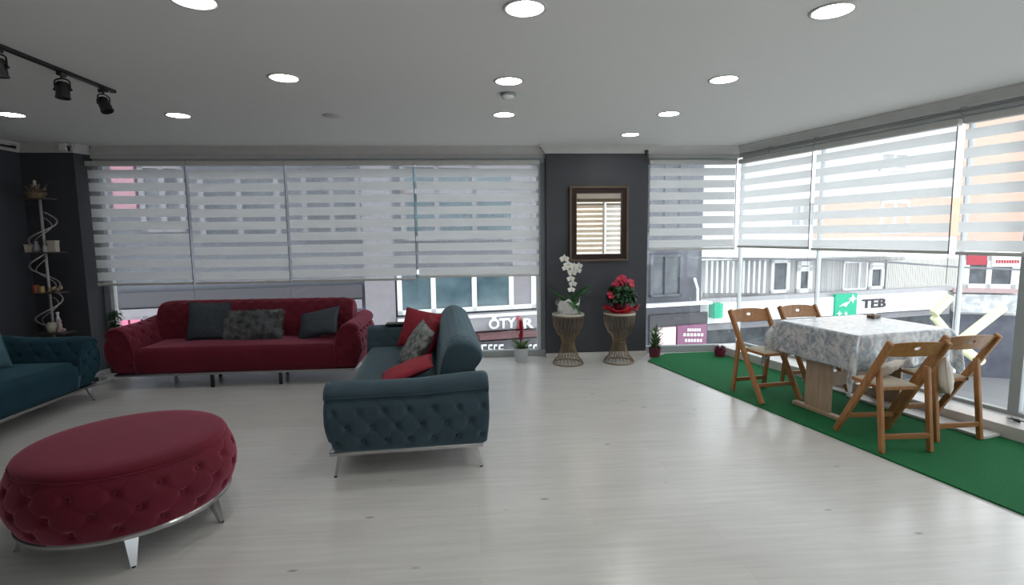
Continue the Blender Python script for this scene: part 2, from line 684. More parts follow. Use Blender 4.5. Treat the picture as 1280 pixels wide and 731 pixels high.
# dark frame strip beside the pillar and the shelf wall
t = thing('window_3', None, None, (3.4, BY, 0), kind='structure')
bm = B()
box(bm, 0.0, 0.03, 0.10, 7.4, 0.09, 0.135, 0.004, mtx=RM)
box(bm, 0.0, 0.045, 2.46, 7.4, 0.10, 2.53, 0.004, mtx=RM)
link('window_frame', bm, FRAMEG, t, world=True)
for s, w, m in ((0.0, 0.012, FRAMEW), (1.17, 0.010, FRAMEW), (2.56, 0.012, FRAMEW), (3.02, 0.075, FRAMEG), (5.2, 0.06, FRAMEW), (7.35, 0.06, FRAMEW)):
    bm = B()
    box(bm, s - w / 2, 0.035, 0.12, s + w / 2, 0.10, 2.47, 0.004, mtx=RM)
    link('window_post', bm, m, t, world=True)
bm = B()
box(bm, 0.0, 0.06, 0.12, 7.4, 0.07, 2.47, mtx=RM)
link('window_pane', bm, GLASS, t, world=True)
t = thing('window_4', None, None, (0.9, -3.4, 0.5), kind='structure')
bm = B()
for x in (0.93, 2.45, 4.05, 5.82):
    box(bm, x - 0.03, -3.36, 0.5, x + 0.03, -3.28, 2.55, 0.004)
box(bm, 0.9, -3.36, 0.5, 5.85, -3.28, 0.56, 0.004)
link('window_frame', bm, FRAMEW, t, world=True)
bm = B()
box(bm, 0.9, -3.33, 0.52, 5.85, -3.32, 2.54)
link('window_pane', bm, GLASS, t, world=True)

# stone plinth under the right windows
bm = B()
box(bm, -0.02, -0.27, 0.0, 7.4, 0.14, 0.105, 0.006, mtx=RM)
struct('trim_9', bm, MARB)


# ------------------------------------------------------------------ artificial grass
def turf():
    bm = B()
    poly = [(2.10, 6.24), (2.23, 6.40), (2.47, 6.60), (3.30, 6.62), (3.18, 6.45), (3.30, 6.0), (3.5, 5.2), (3.72, 4.4), (3.95, 3.55), (4.2, 2.65), (4.6, 1.1), (3.34, 1.1), (2.985, 2.548), (2.633, 4.011)]
    poly[3] = (rwx(6.62, 0.29), 6.62)
    poly = poly[:4] + [(rwx(y, 0.285), y) for y in (6.2, 5.4, 4.6, 3.8, 3.0, 2.0, 1.1)] + [(3.35, 1.1), (2.985, 2.548), (2.60, 4.13)]
    prism(bm, poly, 0.0, 0.012)
    # short tufts over the visible mat
    rnd = random.Random(5)
    rim = [Vector((a, b, 0)) for a, b in poly]
    return link('artificial_grass_mat', bm, TURF)


tag(turf(), 'green artificial grass mat along the right hand windows', 'grass mat')


# ------------------------------------------------------------------ zebra blinds
def blind(name, label, width, ztop, zbot, loc, rz, period=0.15, opaque=0.098, cat='blind', cord_side=1, phase=0.0, fab=None):
    """local: x along the width, -y into the room"""
    t = thing(name, label, cat, loc, rz, 'zebra roller blinds')
    h = ztop - zbot
    bm = B()
    box(bm, 0.0, -0.035, h - 0.045, width, 0.035, h + 0.01, 0.008)
    link('headrail', bm, RAIL, t)
    bm = B()
    z = h - 0.045 - phase
    yy = 0.0
    while z > 0.03:
        z1 = max(z - opaque, 0.02)
        # opaque band: a slightly bowed strip
        n = 5
        prev = None
        for k in range(n + 1):
            zz = z + (z1 - z) * k / n
            q = [bm.verts.new((x, -0.012 + 0.0018 * math.sin(PI * k / n), zz)) for x in (0.012, width - 0.012)]
            if prev:
                bm.faces.new((prev[0], prev[1], q[1], q[0]))
            prev = q
        z -= period
    link('fabric', bm, fab or BLIND, t)
    bm = B()
    box(bm, 0.012, -0.0055, 0.01, width - 0.012, -0.005, h - 0.04)
    link('sheer_layer', bm, SHEER, t)
    bm = B()
    box(bm, 0.008, -0.024, 0.0, width - 0.008, 0.004, 0.028, 0.006)
    link('bottom_rail', bm, RAIL, t)
    bm = B()
    x = width - 0.006 if cord_side > 0 else 0.006
    tube(bm, [(x, -0.02, h - 0.05), (x, -0.022, h * 0.5), (x + 0.002, -0.02, 0.0)], 0.0045, 6)
    tube(bm, [(x + 0.002, -0.02, 0.0), (x + 0.002, -0.02, -0.25)], 0.0018, 6)
    link('cord', bm, mat('cord_and_edge_shade', (0.10, 0.10, 0.11), 0.6), t)  # cord darkened and thickened; shading at the blind edges is put into its colour
    return t


BZ = 2.47
blind('zebra_blind', 'white zebra blind left of the row, above the red sofa beside the dark shelf wall', 1.115, BZ, 1.02, (-4.505, 6.625, 1.02), 0, phase=0.045)
blind('zebra_blind', 'white zebra blind second in the row from the dark shelf wall', 1.125, BZ, 1.02, (-3.375, 6.625, 1.02), 0, phase=0.058)
blind('zebra_blind', 'widest white zebra blind of the back wall, third from the shelf wall', 1.52, BZ, 1.025, (-2.238, 6.625, 1.025), 0, phase=0.045)
blind('zebra_blind', 'white zebra blind directly left of the charcoal pillar', 1.525, BZ, 1.05, (-0.708, 6.625, 1.05), 0, phase=0.045, cord_side=1)
blind('zebra_blind', 'white zebra blind directly right of the charcoal pillar, in the back corner', 1.13, BZ, 1.35, (2.205, 6.625, 1.35), 0, period=0.15, opaque=0.095, phase=0.045)
rz = math.atan2(RD.y, RD.x)


def rblind(label, s0, s1, zb, ph=0.045):
    p = rp(s0, 0.05, zb)
    # the local -y side must face the room: RD runs towards the viewer so the room lies on -y
    return blind('zebra_blind', label, s1 - s0, BZ, zb, p, rz, period=0.15, opaque=0.083, phase=ph)


rblind('white zebra blind on the right wall next to the back corner', 0.07, 1.155, 1.375)
rblind('wide white zebra blind on the right wall above the draped table', 1.175, 2.54, 1.365)
rblind('white zebra blind on the right wall at the photo edge, nearest the viewer', 2.58, 5.18, 1.36)
rblind('white zebra blind on the right wall behind the viewer', 5.22, 7.36, 1.33)
WARM = mat_translucent('blind_fabric_beige', (0.70, 0.60, 0.48), 0.5)
blind('zebra_blind', 'beige zebra blind on the rear window, seen only in the mirror', 2.4, 2.5, 0.9, (4.0, -3.14, 0.9), PI, fab=WARM)
blind('zebra_blind', 'white zebra blind on the rear window corner, seen only in the mirror', 1.72, 2.5, 0.9, (5.80, -3.14, 0.9), PI)

# ------------------------------------------------------------------ ceiling lights
def downlight():
    t = thing('ceiling_downlight', 'x', 'ceiling light', (0, 0, 0), group='round recessed ceiling lights')
    bm = B()
    lathe(bm, [(0.088, -0.001), (0.090, -0.006), (0.104, -0.007), (0.108, -0.001), (0.108, 0.0), (0.088, 0.0), (0.088, -0.001)], 40)
    link('trim_ring', bm, RAIL, t, smooth=True)
    bm = B()
    lathe(bm, [(0, -0.0045), (0.06, -0.0045), (0.088, -0.003), (0.088, -0.001), (0, -0.001)], 40)
    link('diffuser', bm, LAMPON, t)
    return t


dl = downlight()
spots = [(-1.255, 2.631, 'lit round ceiling light cut by the top edge of the photo, above left'),
         (0.262, 2.653, 'large lit round ceiling light at top centre of the photo'),
         (1.782, 2.617, 'large lit round ceiling light at top right of the photo'),
         (-1.27, 3.826, 'lit round ceiling light second from left in the middle row, right of the black track'),
         (0.263, 3.856, 'lit round ceiling light just in front of the smoke detector'),
         (1.788, 3.773, 'lit round ceiling light right of the smoke detector in the middle row'),
         (-2.578, 4.983, 'small lit round ceiling light right of the last black spotlight'),
         (-3.957, 4.976, 'small lit round ceiling light cut by the left edge, above the shelf'),
         (0.287, 4.901, 'small lit round ceiling light just behind the smoke detector'),
         (1.787, 4.842, 'small lit round ceiling light in front of the one nearest the pillar'),
         (1.729, 5.843, 'smallest lit round ceiling light, right above the mirror pillar'),
         (3.3, 2.6, 'lit round ceiling light outside the right edge of the photo'),
         (0.27, 0.6, 'lit round ceiling light behind the viewer in the middle'),
         (3.2, 0.6, 'lit round ceiling light behind the viewer on the right'),
         (0.27, -1.6, 'lit round ceiling light over the rear of the room')]
for i, (x, y, lb) in enumerate(spots):
    o = dl if i == 0 else copy_tree(dl)
    o.location = (x, y, CZ)
    o['label'] = lb

t = thing('smoke_detector', 'white dome smoke detector between two ceiling lights', 'smoke detector', (0.279, 4.195, CZ))
bm = B()
lathe(bm, [(0, 0), (0.062, 0), (0.065, -0.006), (0.060, -0.018), (0, -0.018)], 32)
link('base', bm, mat('grey_plastic', (0.25, 0.28, 0.30), 0.4), t, smooth=False)
bm = B()
lathe(bm, [(0.05, -0.018), (0.048, -0.03), (0.038, -0.040), (0.02, -0.045), (0, -0.046)], 32)
link('dome', bm, PAPER, t, smooth=True)
bm = B()
lathe(bm, [(0, 0), (0.075, 0), (0.08, -0.004), (0.07, -0.010), (0.045, -0.006), (0.03, -0.012), (0, -0.012)], 32)
tag(link('ceiling_vent', bm, RAIL, smooth=True), 'small flat round vent on the ceiling over the red sofa', 'vent').location = (-1.248, 4.959, CZ)

# track with spotlights
TX = -2.60
t = thing('lighting_track', 'black straight ceiling track carrying three spotlights', 'lighting track', (TX, 2.9, CZ))
bm = B()
box(bm, TX - 0.018, 1.7, CZ - 0.02, TX + 0.018, 4.16, CZ, 0.003)
link('rail', bm, BLACK, t, world=True)
bm = B()
box(bm, TX - 0.02, 4.16, CZ - 0.022, TX + 0.02, 4.175, CZ, 0.003)
link('end_cap', bm, BLACK, t, world=True)


def spotlight(y, tilt, yaw, label):
    t = thing('track_spotlight', label, 'spotlight', (TX, y, CZ - 0.02), yaw, 'black track spotlights')
    t.scale = (0.82, 0.82, 0.82)
    bm = B()
    box(bm, -0.017, -0.04, -0.03, 0.017, 0.04, 0.0, 0.004)
    link('adapter', bm, BLACK, t)
    bm = B()
    tube(bm, [(0, 0, -0.03), (0, 0, -0.05)], 0.008, 10)
    pts = []
    for k in range(13):
        a = PI * k / 12
        pts.append((0.052 * math.cos(a), 0, -0.075 + 0.028 * math.sin(a)))
    pts = [(0.052, 0, -0.135)] + pts + [(-0.052, 0, -0.135)]
    tube(bm, pts, 0.006, 8)
    for sx in (-1, 1):
        sphere(bm, (sx * 0.055, 0, -0.13), 0.011, n=10, m=6)
    link('yoke', bm, BLACK, t)
    R = Matrix.Translation((0, 0, -0.13)) @ Matrix.Rotation(tilt, 4, 'X')
    bm = B()
    lathe(bm, [(0, 0.055), (0.034, 0.055), (0.038, 0.048), (0.039, 0.02), (0.044, 0.018), (0.046, -0.055), (0.050, -0.058), (0.050, -0.068), (0.040, -0.068), (0.034, -0.02), (0, -0.015)], 28, mtx=R)
    for k in range(4):
        lathe(bm, [(0.036, 0.047 - k * 0.008), (0.043, 0.046 - k * 0.008), (0.043, 0.043 - k * 0.008), (0.036, 0.042 - k * 0.008)], 24, mtx=R)
    link('lamp_head', bm, BLACK, t)
    bm = B()
    lathe(bm, [(0, -0.035), (0.036, -0.035), (0.036, -0.039), (0, -0.039)], 20, mtx=R)
    link('lens', bm, mat('dark_lens', (0.05, 0.05, 0.055), 0.1), t)
    return t


spotlight(4.06, -0.45, 1.25, 'black track spotlight nearest the end of the track, tilted sideways')
spotlight(3.68, -0.1, 0.15, 'middle black track spotlight hanging upright')
spotlight(3.22, 0.1, 0.1, 'black track spotlight cut by the left edge of the photo')

# small fittings on the cornice
t = thing('wall_sensor', 'small white box with a black bracket on the cornice corner', 'sensor', (-4.56, 6.40, 2.56))
bm = B()
box(bm, -0.05, -0.03, 0.0, 0.03, 0.03, 0.085, 0.01)
link('housing', bm, mat('ivory_plastic', (0.7, 0.69, 0.67), 0.4), t)
bm = B()
box(bm, 0.032, -0.012, 0.0, 0.045, 0.012, 0.05, 0.003)
box(bm, 0.032, -0.03, 0.045, 0.06, 0.012, 0.055, 0.003)
link('bracket', bm, BLACK, t)
bm = B()
tube(bm, [(-5.02, 5.0, 2.585), (-5.02, 6.2, 2.585), (-4.99, 6.28, 2.585)], [0.012, 0.012, 0.02], 10)
tag(link('curtain_rod', bm, BLACK, smooth=True), 'short black rod on the cornice of the dark left wall', 'rod')
t = thing('ball_finial', 'small black ball on a peg at the top right corner of the pillar', 'finial', (2.15, 6.56, 2.545))
bm = B()
sphere(bm, (0, 0, 0.03), 0.024)
link('ball', bm, BLACK, t, smooth=True)
bm = B()
tube(bm, [(0, 0.0, -0.02), (0, 0.0, 0.02)], 0.008, 8)
tube(bm, [(0, 0.0, -0.01), (0, 0.05, -0.01)], 0.006, 8)
link('peg', bm, BLACK, t)
t = thing('curtain_wire', 'thin dark curtain wire with hooks below the right cornice', 'curtain wire', tuple(rp(0.1, 0.07, 2.555)))
bm = B()
tube(bm, [rp(0.12, 0.085, 2.545), rp(3.0, 0.085, 2.545), rp(7.3, 0.085, 2.545)], 0.006, 8)
tube(bm, [rp(0.12, 0.065, 2.53), rp(3.0, 0.065, 2.53), rp(7.3, 0.065, 2.53)], 0.004, 8)
link('wire', bm, CORD, t, world=True)
for s in (0.55, 1.17, 2.56, 3.9, 5.2):
    bm = B()
    tube(bm, [rp(s, 0.0, 2.57), rp(s, 0.085, 2.56), rp(s, 0.085, 2.52), rp(s, 0.06, 2.50)], 0.006, 8)
    link('hook', bm, CORD, t, world=True)


# ------------------------------------------------------------------ sofas
def sample(path, n):
    pts = [Vector(p) for p in path]
    # Catmull-Rom then equal spacing
    dense = []
    for i in range(len(pts) - 1):
        p0 = pts[max(i - 1, 0)]
        p1, p2 = pts[i], pts[i + 1]
        p3 = pts[min(i + 2, len(pts) - 1)]
        for k in range(16):
            t = k / 16
            dense.append(0.5 * ((2 * p1) + (-p0 + p2) * t + (2 * p0 - 5 * p1 + 4 * p2 - p3) * t * t + (-p0 + 3 * p1 - 3 * p2 + p3) * t ** 3))
    dense.append(pts[-1])
    L = [0]
    for a, b in zip(dense, dense[1:]):
        L.append(L[-1] + (b - a).length)
    out = []
    j = 0
    for k in range(n + 1):
        s = L[-1] * k / n
        while j < len(L) - 2 and L[j + 1] < s:
            j += 1
        f = (s - L[j]) / max(L[j + 1] - L[j], 1e-9)
        out.append(dense[j].lerp(dense[j + 1], min(max(f, 0), 1)))
    return out, L[-1]


def loft(profile, length, centre, tuftfn, round_r=0.05, ncap=10, nlen=60, shear=None):
    """closed profile (a,z) swept along 'b' (-length/2..length/2) with softly rounded ends.
    returns bmesh with coordinates (a, b, z)."""
    bm = B()
    n = len(profile)
    c = Vector(centre)
    stations = []
    for k in range(ncap):              # flat end cap, growing from the centre
        s = (k + 0.5) / ncap
        stations.append((-length / 2, 0.02 + s * (0.90 - 0.02)))
    for k in range(5):
        a = k / 4 * PI / 2
        stations.append((-length / 2 + round_r * (1 - math.sin(a)) * 1.0 * (1 if k < 4 else 0) + (0 if k < 4 else round_r), 0.90 + 0.10 * math.sin(a)))
    stations[ncap:] = [(-length / 2 + round_r * (1 - math.cos(k / 5 * PI / 2)), 0.90 + 0.10 * math.sin(k / 5 * PI / 2)) for k in range(6)]
    half = stations
    mid = [(-length / 2 + round_r + (length - 2 * round_r) * k / nlen, 1.0) for k in range(1, nlen)]
    allst = half + mid + [(-b, s) for b, s in reversed(half)]
    rings = []
    for b, s in allst:
        ring = []
        for i, p in enumerate(profile):
            q = c + (p - c) * s
            sh = shear(b) if shear else (0, 0)
            ring.append(bm.verts.new((q.x + sh[0], b, q.y + sh[1])))
        rings.append(ring)
    for a, b in zip(rings, rings[1:]):
        for i in range(n):
            bm.faces.new((a[i], a[(i + 1) % n], b[(i + 1) % n], b[i]))
    bm.faces.new(rings[0][::-1])
    bm.faces.new(rings[-1])
    bmesh.ops.recalc_face_normals(bm, faces=bm.faces)
    bm.normal_update()
    disp = []
    for r, (b, s) in zip(rings, allst):
        for i, v in enumerate(r):
            d = tuftfn(i / n, v.co, v.normal, s)
            if d:
                disp.append((v, v.normal * d))
    for v, d in disp:
        v.co += d
    return bm


def smoothstep(a, b, x):
    t = min(max((x - a) / (b - a), 0), 1)
    return t * t * (3 - 2 * t)


def arm_profile(H=0.66, n=120):
    """x = away from the seat, y = height"""
    s = H / 0.66
    p = [(0.0, 0.175), (0.0, 0.30), (0.005, 0.42), (0.025, 0.50 * s), (0.055, 0.575 * s), (0.09, 0.63 * s), (0.15, 0.66 * s), (0.215, 0.655 * s),
         (0.262, 0.625 * s), (0.275, 0.585 * s), (0.246, 0.562 * s), (0.268, 0.538 * s), (0.290, 0.47), (0.288, 0.36), (0.265, 0.26), (0.225, 0.18), (0.205, 0.172), (0.10, 0.172), (0.0, 0.175)]
    out, L = sample([(a, b, 0) for a, b in p], n)
    return [Vector((q.x, q.y)) for q in out[:-1]]


def seat_box(L, D, z0, z1, m, parent, name='seat', piping=True):
    bm = B()

    def f(u, v):
        # u around section (y,z), v along length
        return None
    nx, ny = 60, 24
    top = {}
    # superellipsoid slab
    def P(i, j, side):
        x = -L / 2 + L * i / nx
        y = -D / 2 + D * j / ny
        ex = min(1, (min(i, nx - i) / nx * L) / 0.05)
        ey = min(1, (min(j, ny - j) / ny * D) / 0.05)
        r = 0.04
        edge = (1 - math.sqrt(max(0, 1 - (1 - ex) ** 2))) + (1 - math.sqrt(max(0, 1 - (1 - ey) ** 2)))
        crown = 0.018 * (1 - (2 * i / nx - 1) ** 2) * (1 - (2 * j / ny - 1) ** 2)
        wob = 0.004 * noise.noise(Vector((x * 3, y * 3, 1)))
        z = z1 - r * min(edge, 1.3) + crown + wob if side else z0
        return Vector((x, y, z))
    vt = [[bm.verts.new(P(i, j, 1)) for j in range(ny + 1)] for i in range(nx + 1)]
    for i in range(nx):
        for j in range(ny):
            bm.faces.new((vt[i][j], vt[i + 1][j], vt[i + 1][j + 1], vt[i][j + 1]))
    rim = [vt[i][0] for i in range(nx + 1)] + [vt[nx][j] for j in range(1, ny + 1)] + [vt[i][ny] for i in range(nx - 1, -1, -1)] + [vt[0][j] for j in range(ny - 1, 0, -1)]
    prev = rim
    H = (z1 - z0)
    for k in range(1, 7):
        t = k / 6
        ring = []
        for v in rim:
            c = v.co
            out = 0.012 * math.sin(PI * min(t * 1.1, 1))
            dx = (1 if c.x >= L / 2 - 1e-4 else -1 if c.x <= -L / 2 + 1e-4 else 0) * out
            dy = (1 if c.y >= D / 2 - 1e-4 else -1 if c.y <= -D / 2 + 1e-4 else 0) * out
            ring.append(bm.verts.new((c.x + dx, c.y + dy, c.z + (z0 - c.z) * t)))
        for i in range(len(rim)):
            j = (i + 1) % len(rim)
            bm.faces.new((prev[i], prev[j], ring[j], ring[i]))
        prev = ring
    bm.faces.new(prev)
    return link(name, bm, m, parent, smooth=True)


def tapered_leg(parent, x, y, z, dx, dy, m, name='leg', w=0.032, t=0.02, cap=True):
    bm = B()
    top = [(-w / 2 * 1.5, -t / 2), (w / 2 * 1.5, -t / 2), (w / 2 * 1.5, t / 2), (-w / 2 * 1.5, t / 2)]
    rings = []
    for k in range(7):
        f = k / 6
        zz = z * (1 - f)
        sc = 1.25 - 0.95 * f ** 0.8
        ring = []
        for a, b in top:
            ring.append(bm.verts.new((x + a * sc + dx * f, y + b * (1.2 - 0.5 * f) + dy * f, zz)))
        rings.append(ring)
    for a, b in zip(rings, rings[1:]):
        for i in range(4):
            bm.faces.new((a[i], a[(i + 1) % 4], b[(i + 1) % 4], b[i]))
    bm.faces.new(rings[0][::-1])
    bm.faces.new(rings[-1])
    lg = link(name, bm, m, parent)
    if cap:
        bm = B()
        lathe(bm, [(0, 0), (0.011, 0), (0.012, 0.006), (0.009, 0.008), (0, 0.008)], 12, x + dx, y + dy)
        link('foot_glide', bm, BLACK, lg)
    return lg


def sofa(name, label, L, D, fabric, loc, rz, armH=0.64, backH=0.84, black_legs=False, buttons=False, back_len=None, back_thick=0.31, ribs=False, arm_back_rise=0.03):
    t = thing(name, label, 'sofa', loc, rz)
    AW = 0.29
    # frame rim
    bm = B()
    box(bm, -L / 2 + 0.07, -D / 2 + 0.015, 0.145, L / 2 - 0.07, D / 2 - 0.05, 0.174, 0.006)
    link('base_rim', bm, CHROME, t)
    # seat
    seat_l = L - 2 * AW + 0.02
    sD = D - 0.20
    so = seat_box(seat_l, sD, 0.172, 0.435, fabric, t)
    so.location = (0, -D / 2 + 0.03 + sD / 2, 0)
    # arms
    prof = arm_profile(armH)
    px, pz = 0.125, 0.135

    def tf(u, co, no, s):
        d = 0.0
        # outer flank below the roll
        z = co.z
        if no.x > 0.55 and s > 0.97:
            w = smoothstep(0.19, 0.23, z) * (1 - smoothstep(armH * 0.82, armH * 0.86, z))
            d += tuft(co.y / 0.080, (z - 0.245) / 0.105, 0.026, 0.2) * w
        # inner flank and top
        elif no.x < -0.2 and s > 0.97:
            w = smoothstep(0.44, 0.50, z)
            d += tuft(co.y / 0.085, (z - 0.235) / 0.085, 0.014) * w
        elif s <= 0.93 and abs(no.y) > 0.8:
            w = smoothstep(0.0, 0.3, 0.93 - s) * smoothstep(0.2, 0.26, z)
            d += tuft((co.x - 0.14) / 0.07, (z - 0.20) / 0.07, 0.016) * w
        if no.z > 0.5 or (no.x < 0 and z > 0.45):
            d += 0.004 * noise.noise(Vector((co.x * 9, co.y * 9, z * 9)))
        return d
    sd = D - 0.02

    def shear(b):
        return (0, arm_back_rise * smoothstep(-0.1, sd / 2, b) if b > -0.1 else 0)
    for sgn in (-1, 1):
        bm = loft(prof, sd, (0.14, 0.40), tf, 0.05, 14, 72)
        for v in bm.verts:
            # gentle rise to the rear
            k = smoothstep(0.0, sd / 2, v.co.y) * smoothstep(0.45, armH, v.co.z)
            v.co.z += arm_back_rise * k
            v.co.x -= AW
            v.co.x += L / 2
            # arm front softly raked
            v.co.y -= 0.03 * smoothstep(0.4, 0.17, v.co.z) * max(-1, min(0.4, v.co.y / 0.35))
            if sgn < 0:
                v.co.x = -v.co.x
        if sgn < 0:
            bmesh.ops.reverse_faces(bm, faces=bm.faces)
        a = link('armrest', bm, fabric, t, smooth=True)
        # piping round the scroll on the front
        bm = B()
        pts = []
        for p in prof[int(len(prof) * 0.03):int(len(prof) * 0.78)]:
            c = Vector((0.14, 0.40))
            q = c + (p - c) * 0.935
            pts.append((sgn * (q.x - AW + L / 2), -sd / 2 - 0.001 + 0.03 * smoothstep(0.4, 0.17, q.y), q.y))
        tube(bm, pts, 0.006, 6)
        link('piping', bm, fabric, a, smooth=True)
        if buttons:
            for j in range(3):
                for i in range(-7, 8):
                    if (i + j) % 2:
                        continue
                    y = i * 0.080
                    if abs(y) > sd / 2 - 0.06:
                        continue
                    z = 0.245 + 0.105 * j
                    bm = B()
                    xo = {0: 0.242, 1: 0.264, 2: 0.262}[j]
                    sphere(bm, (sgn * (L / 2 - AW + xo), y - 0.03 * smoothstep(0.4, 0.17, z) * max(-1, min(0.4, y / 0.35)), z), 0.010, 0.7, 1, 1, 10, 6)
                    link('tufting_button', bm, fabric, a, smooth=True)
    # back
    bl = back_len or (L - 2 * AW + 0.04)
    y0 = D / 2 - back_thick - 0.03
    h = backH
    pr = [(0.0, 0.36), (0.0, 0.45), (0.02, 0.60), (0.05, h - 0.12), (0.09, h - 0.04), (0.155, h), (0.23, h - 0.012), (0.29, h - 0.055), (0.318, h - 0.115), (0.30, h - 0.165), (0.272, h - 0.19), (0.268, h - 0.26), (0.27, 0.30), (0.26, 0.18), (0.12, 0.18), (0.06, 0.25), (0.0, 0.36)]
    pr = [(a * back_thick / 0.31, b) for a, b in pr]
    sp, PL = sample([(a, b, 0) for a, b in pr], 110)
    sp = [Vector((q.x, q.y)) for q in sp[:-1]]

    def tb(u, co, no, s):
        z = co.z
        if s < 0.97:
            return 0.0
        if ribs:
            if no.z > -0.3 and z > h - 0.24:
                arc = u * PL
                return tuft(co.y / 0.05, arc / 0.05, 0.008)
            return 0
        if no.z > -0.4 and z > 0.44:
            arc = u * PL
            w = smoothstep(0.44, 0.48, z)
            return tuft(co.y / 0.075, arc / 0.075, 0.016) * w
        return 0
    bm = loft(sp, bl, (back_thick * 0.5, 0.5), tb, 0.06, 8, 110)
    for v in bm.verts:
        a, b, z = v.co
        # top corners rounded off
        e = smoothstep(bl / 2 - 0.16, bl / 2, abs(b))
        z -= 0.018 * e * smoothstep(0.5, h, z)
        v.co = (b, a + y0, z)
    bmesh.ops.reverse_faces(bm, faces=bm.faces)
    link('backrest', bm, fabric, t, smooth=True)
    # legs
    if black_legs:
        for x, y in ((-0.27, -D / 2 + 0.06), (0.42, -D / 2 + 0.10), (-0.40, 0.07), (0.33, 0.12)):
            if True:
                bm = B()
                box(bm, x - 0.016, y - 0.016, 0, x + 0.016, y + 0.016, 0.146, 0.003)
                link('leg', bm, BLACK, t)
        for sx in (-1, 1):
            tapered_leg(t, sx * (L / 2 - 0.28), D / 2 - 0.12, 0.146, sx * 0.02, 0.02, CHROME)
    else:
        for sx in (-1, 1):
            for sy in (-1, 1):
                tapered_leg(t, sx * (L / 2 - 0.12), sy * (D / 2 - 0.075) - (0.02 if sy > 0 else 0), 0.148, sx * 0.03, sy * 0.03, CHROME)
    return t


CS = (-0.535, 4.565, 0)
CR = math.radians(-85.8)
cs = sofa('teal_sofa', 'slate teal velvet tufted sofa in the middle of the room, seen from its end', 2.45, 1.07, TEAL, CS, CR, armH=0.63, backH=0.86, buttons=True, ribs=True, back_thick=0.33)
rs = sofa('red_sofa', 'dark red velvet tufted sofa standing along the back window', 2.60, 0.88, RED, (-2.53, 6.06, 0), 0, armH=0.66, backH=0.86, black_legs=True, back_len=2.19)
ls = sofa('petrol_sofa', 'petrol blue velvet sofa against the left wall, cut by the photo edge', 2.45, 0.95, PETROL, (-4.20, 4.20, 0), math.radians(90), armH=0.64, backH=0.84)


# ------------------------------------------------------------------ cushions
def cushion(name, label, w, h, th, fabric, loc, rot, group=None, wrinkle=0.006, fur=False, seed=0, pinch=0.06):
    """pillow in its own x (width) / z (height) plane, resting on its lower edge at the origin"""
    bm = B()
    n = 28
    for side in (1, -1):
        def f(u, v):
            a = 2 * u - 1
            b = 2 * v - 1
            e = max(0.0, (1 - abs(a) ** 2.6)) * max(0.0, (1 - abs(b) ** 2.6))
            x = a * w / 2 * (1 - pinch * (1 - b * b) * abs(a) ** 3)
            z = b * h / 2 * (1 - pinch * (1 - a * a) * abs(b) ** 3)
            y = side * th / 2 * (e ** 0.55)
            y += wrinkle * noise.noise(Vector((a * 3 + seed, b * 3, side))) * min(1, e * 6)
            return Vector((x, y, z + h / 2))
        grid(bm, n, n, f)
    bmesh.ops.remove_doubles(bm, verts=bm.verts, dist=0.0008)
    o = link(name, bm, fabric, smooth=True)
    if fur:
        rnd = random.Random(seed)
        bmf = B()
        for k in range(4200):
            a = rnd.uniform(-1, 1)
            b = rnd.uniform(-1, 1)
            side = rnd.choice((-1, -1, -1, 1))
            e = max(0.0, (1 - abs(a) ** 2.6)) * max(0.0, (1 - abs(b) ** 2.6))
            p = Vector((a * w / 2, side * th / 2 * e ** 0.55, b * h / 2 + h / 2))
            d = Vector((a * 0.6 + rnd.uniform(-0.6, 0.6), side * (0.4 + e), b * 0.6 + rnd.uniform(-0.9, 0.3))).normalized()
            s = Vector((rnd.uniform(-1, 1), 0, rnd.uniform(-1, 1))).normalized() * 0.0035
            q1 = p + d * 0.018
            q2 = p + d * 0.032 + Vector((0, 0, -0.010))
            v = [bmf.verts.new(p - s), bmf.verts.new(p + s), bmf.verts.new(q1 + s * 0.7), bmf.verts.new(q1 - s * 0.7), bmf.verts.new(q2)]
            bmf.faces.new(v[:4])
            bmf.faces.new((v[3], v[2], v[4]))
        ff = link('fur', bmf, FUR, o)
        ff['kind'] = 'stuff'
    bm = B()
    pts = []
    m = 14
    for k in range(m):
        pts.append((-1 + 2 * k / m, -1))
    for k in range(m):
        pts.append((1, -1 + 2 * k / m))
    for k in range(m):
        pts.append((1 - 2 * k / m, 1))
    for k in range(m):
        pts.append((-1, 1 - 2 * k / m))
    tube(bm, [(a * w / 2 * (1 - pinch * (1 - b * b)), 0, b * h / 2 * (1 - pinch * (1 - a * a)) + h / 2) for a, b in pts], 0.004, 6, closed=True)
    link('piping', bm, fabric, o, smooth=True)
    o.location = loc
    o.rotation_euler = rot
    return tag(o, label, 'cushion', group)


R = math.radians
# red sofa cushions lean on its backrest
cushion('throw_cushion', 'square slate grey cushion leaning on the red sofa, left of the furry one', 0.44, 0.43, 0.13, NAVY, (-2.98, 5.99, 0.445), (R(-16), R(2), R(4)), 'cushions on the red sofa', seed=1)
cushion('fur_cushion', 'wide grey shaggy fur cushion in the middle of the red sofa', 0.62, 0.33, 0.14, FUR, (-2.47, 5.96, 0.45), (R(-20), R(-1), R(0)), 'cushions on the red sofa', fur=True, seed=2)
cushion('throw_cushion', 'dark navy satin cushion slouched near the right arm of the red sofa', 0.48, 0.36, 0.13, NAVY2, (-1.77, 5.93, 0.465), (R(-40), R(-12), R(-10)), 'cushions on the red sofa', seed=3)


def on_sofa(lx, ly, z):
    c, s = math.cos(CR), math.sin(CR)
    return (CS[0] + lx * c - ly * s, CS[1] + lx * s + ly * c, z)


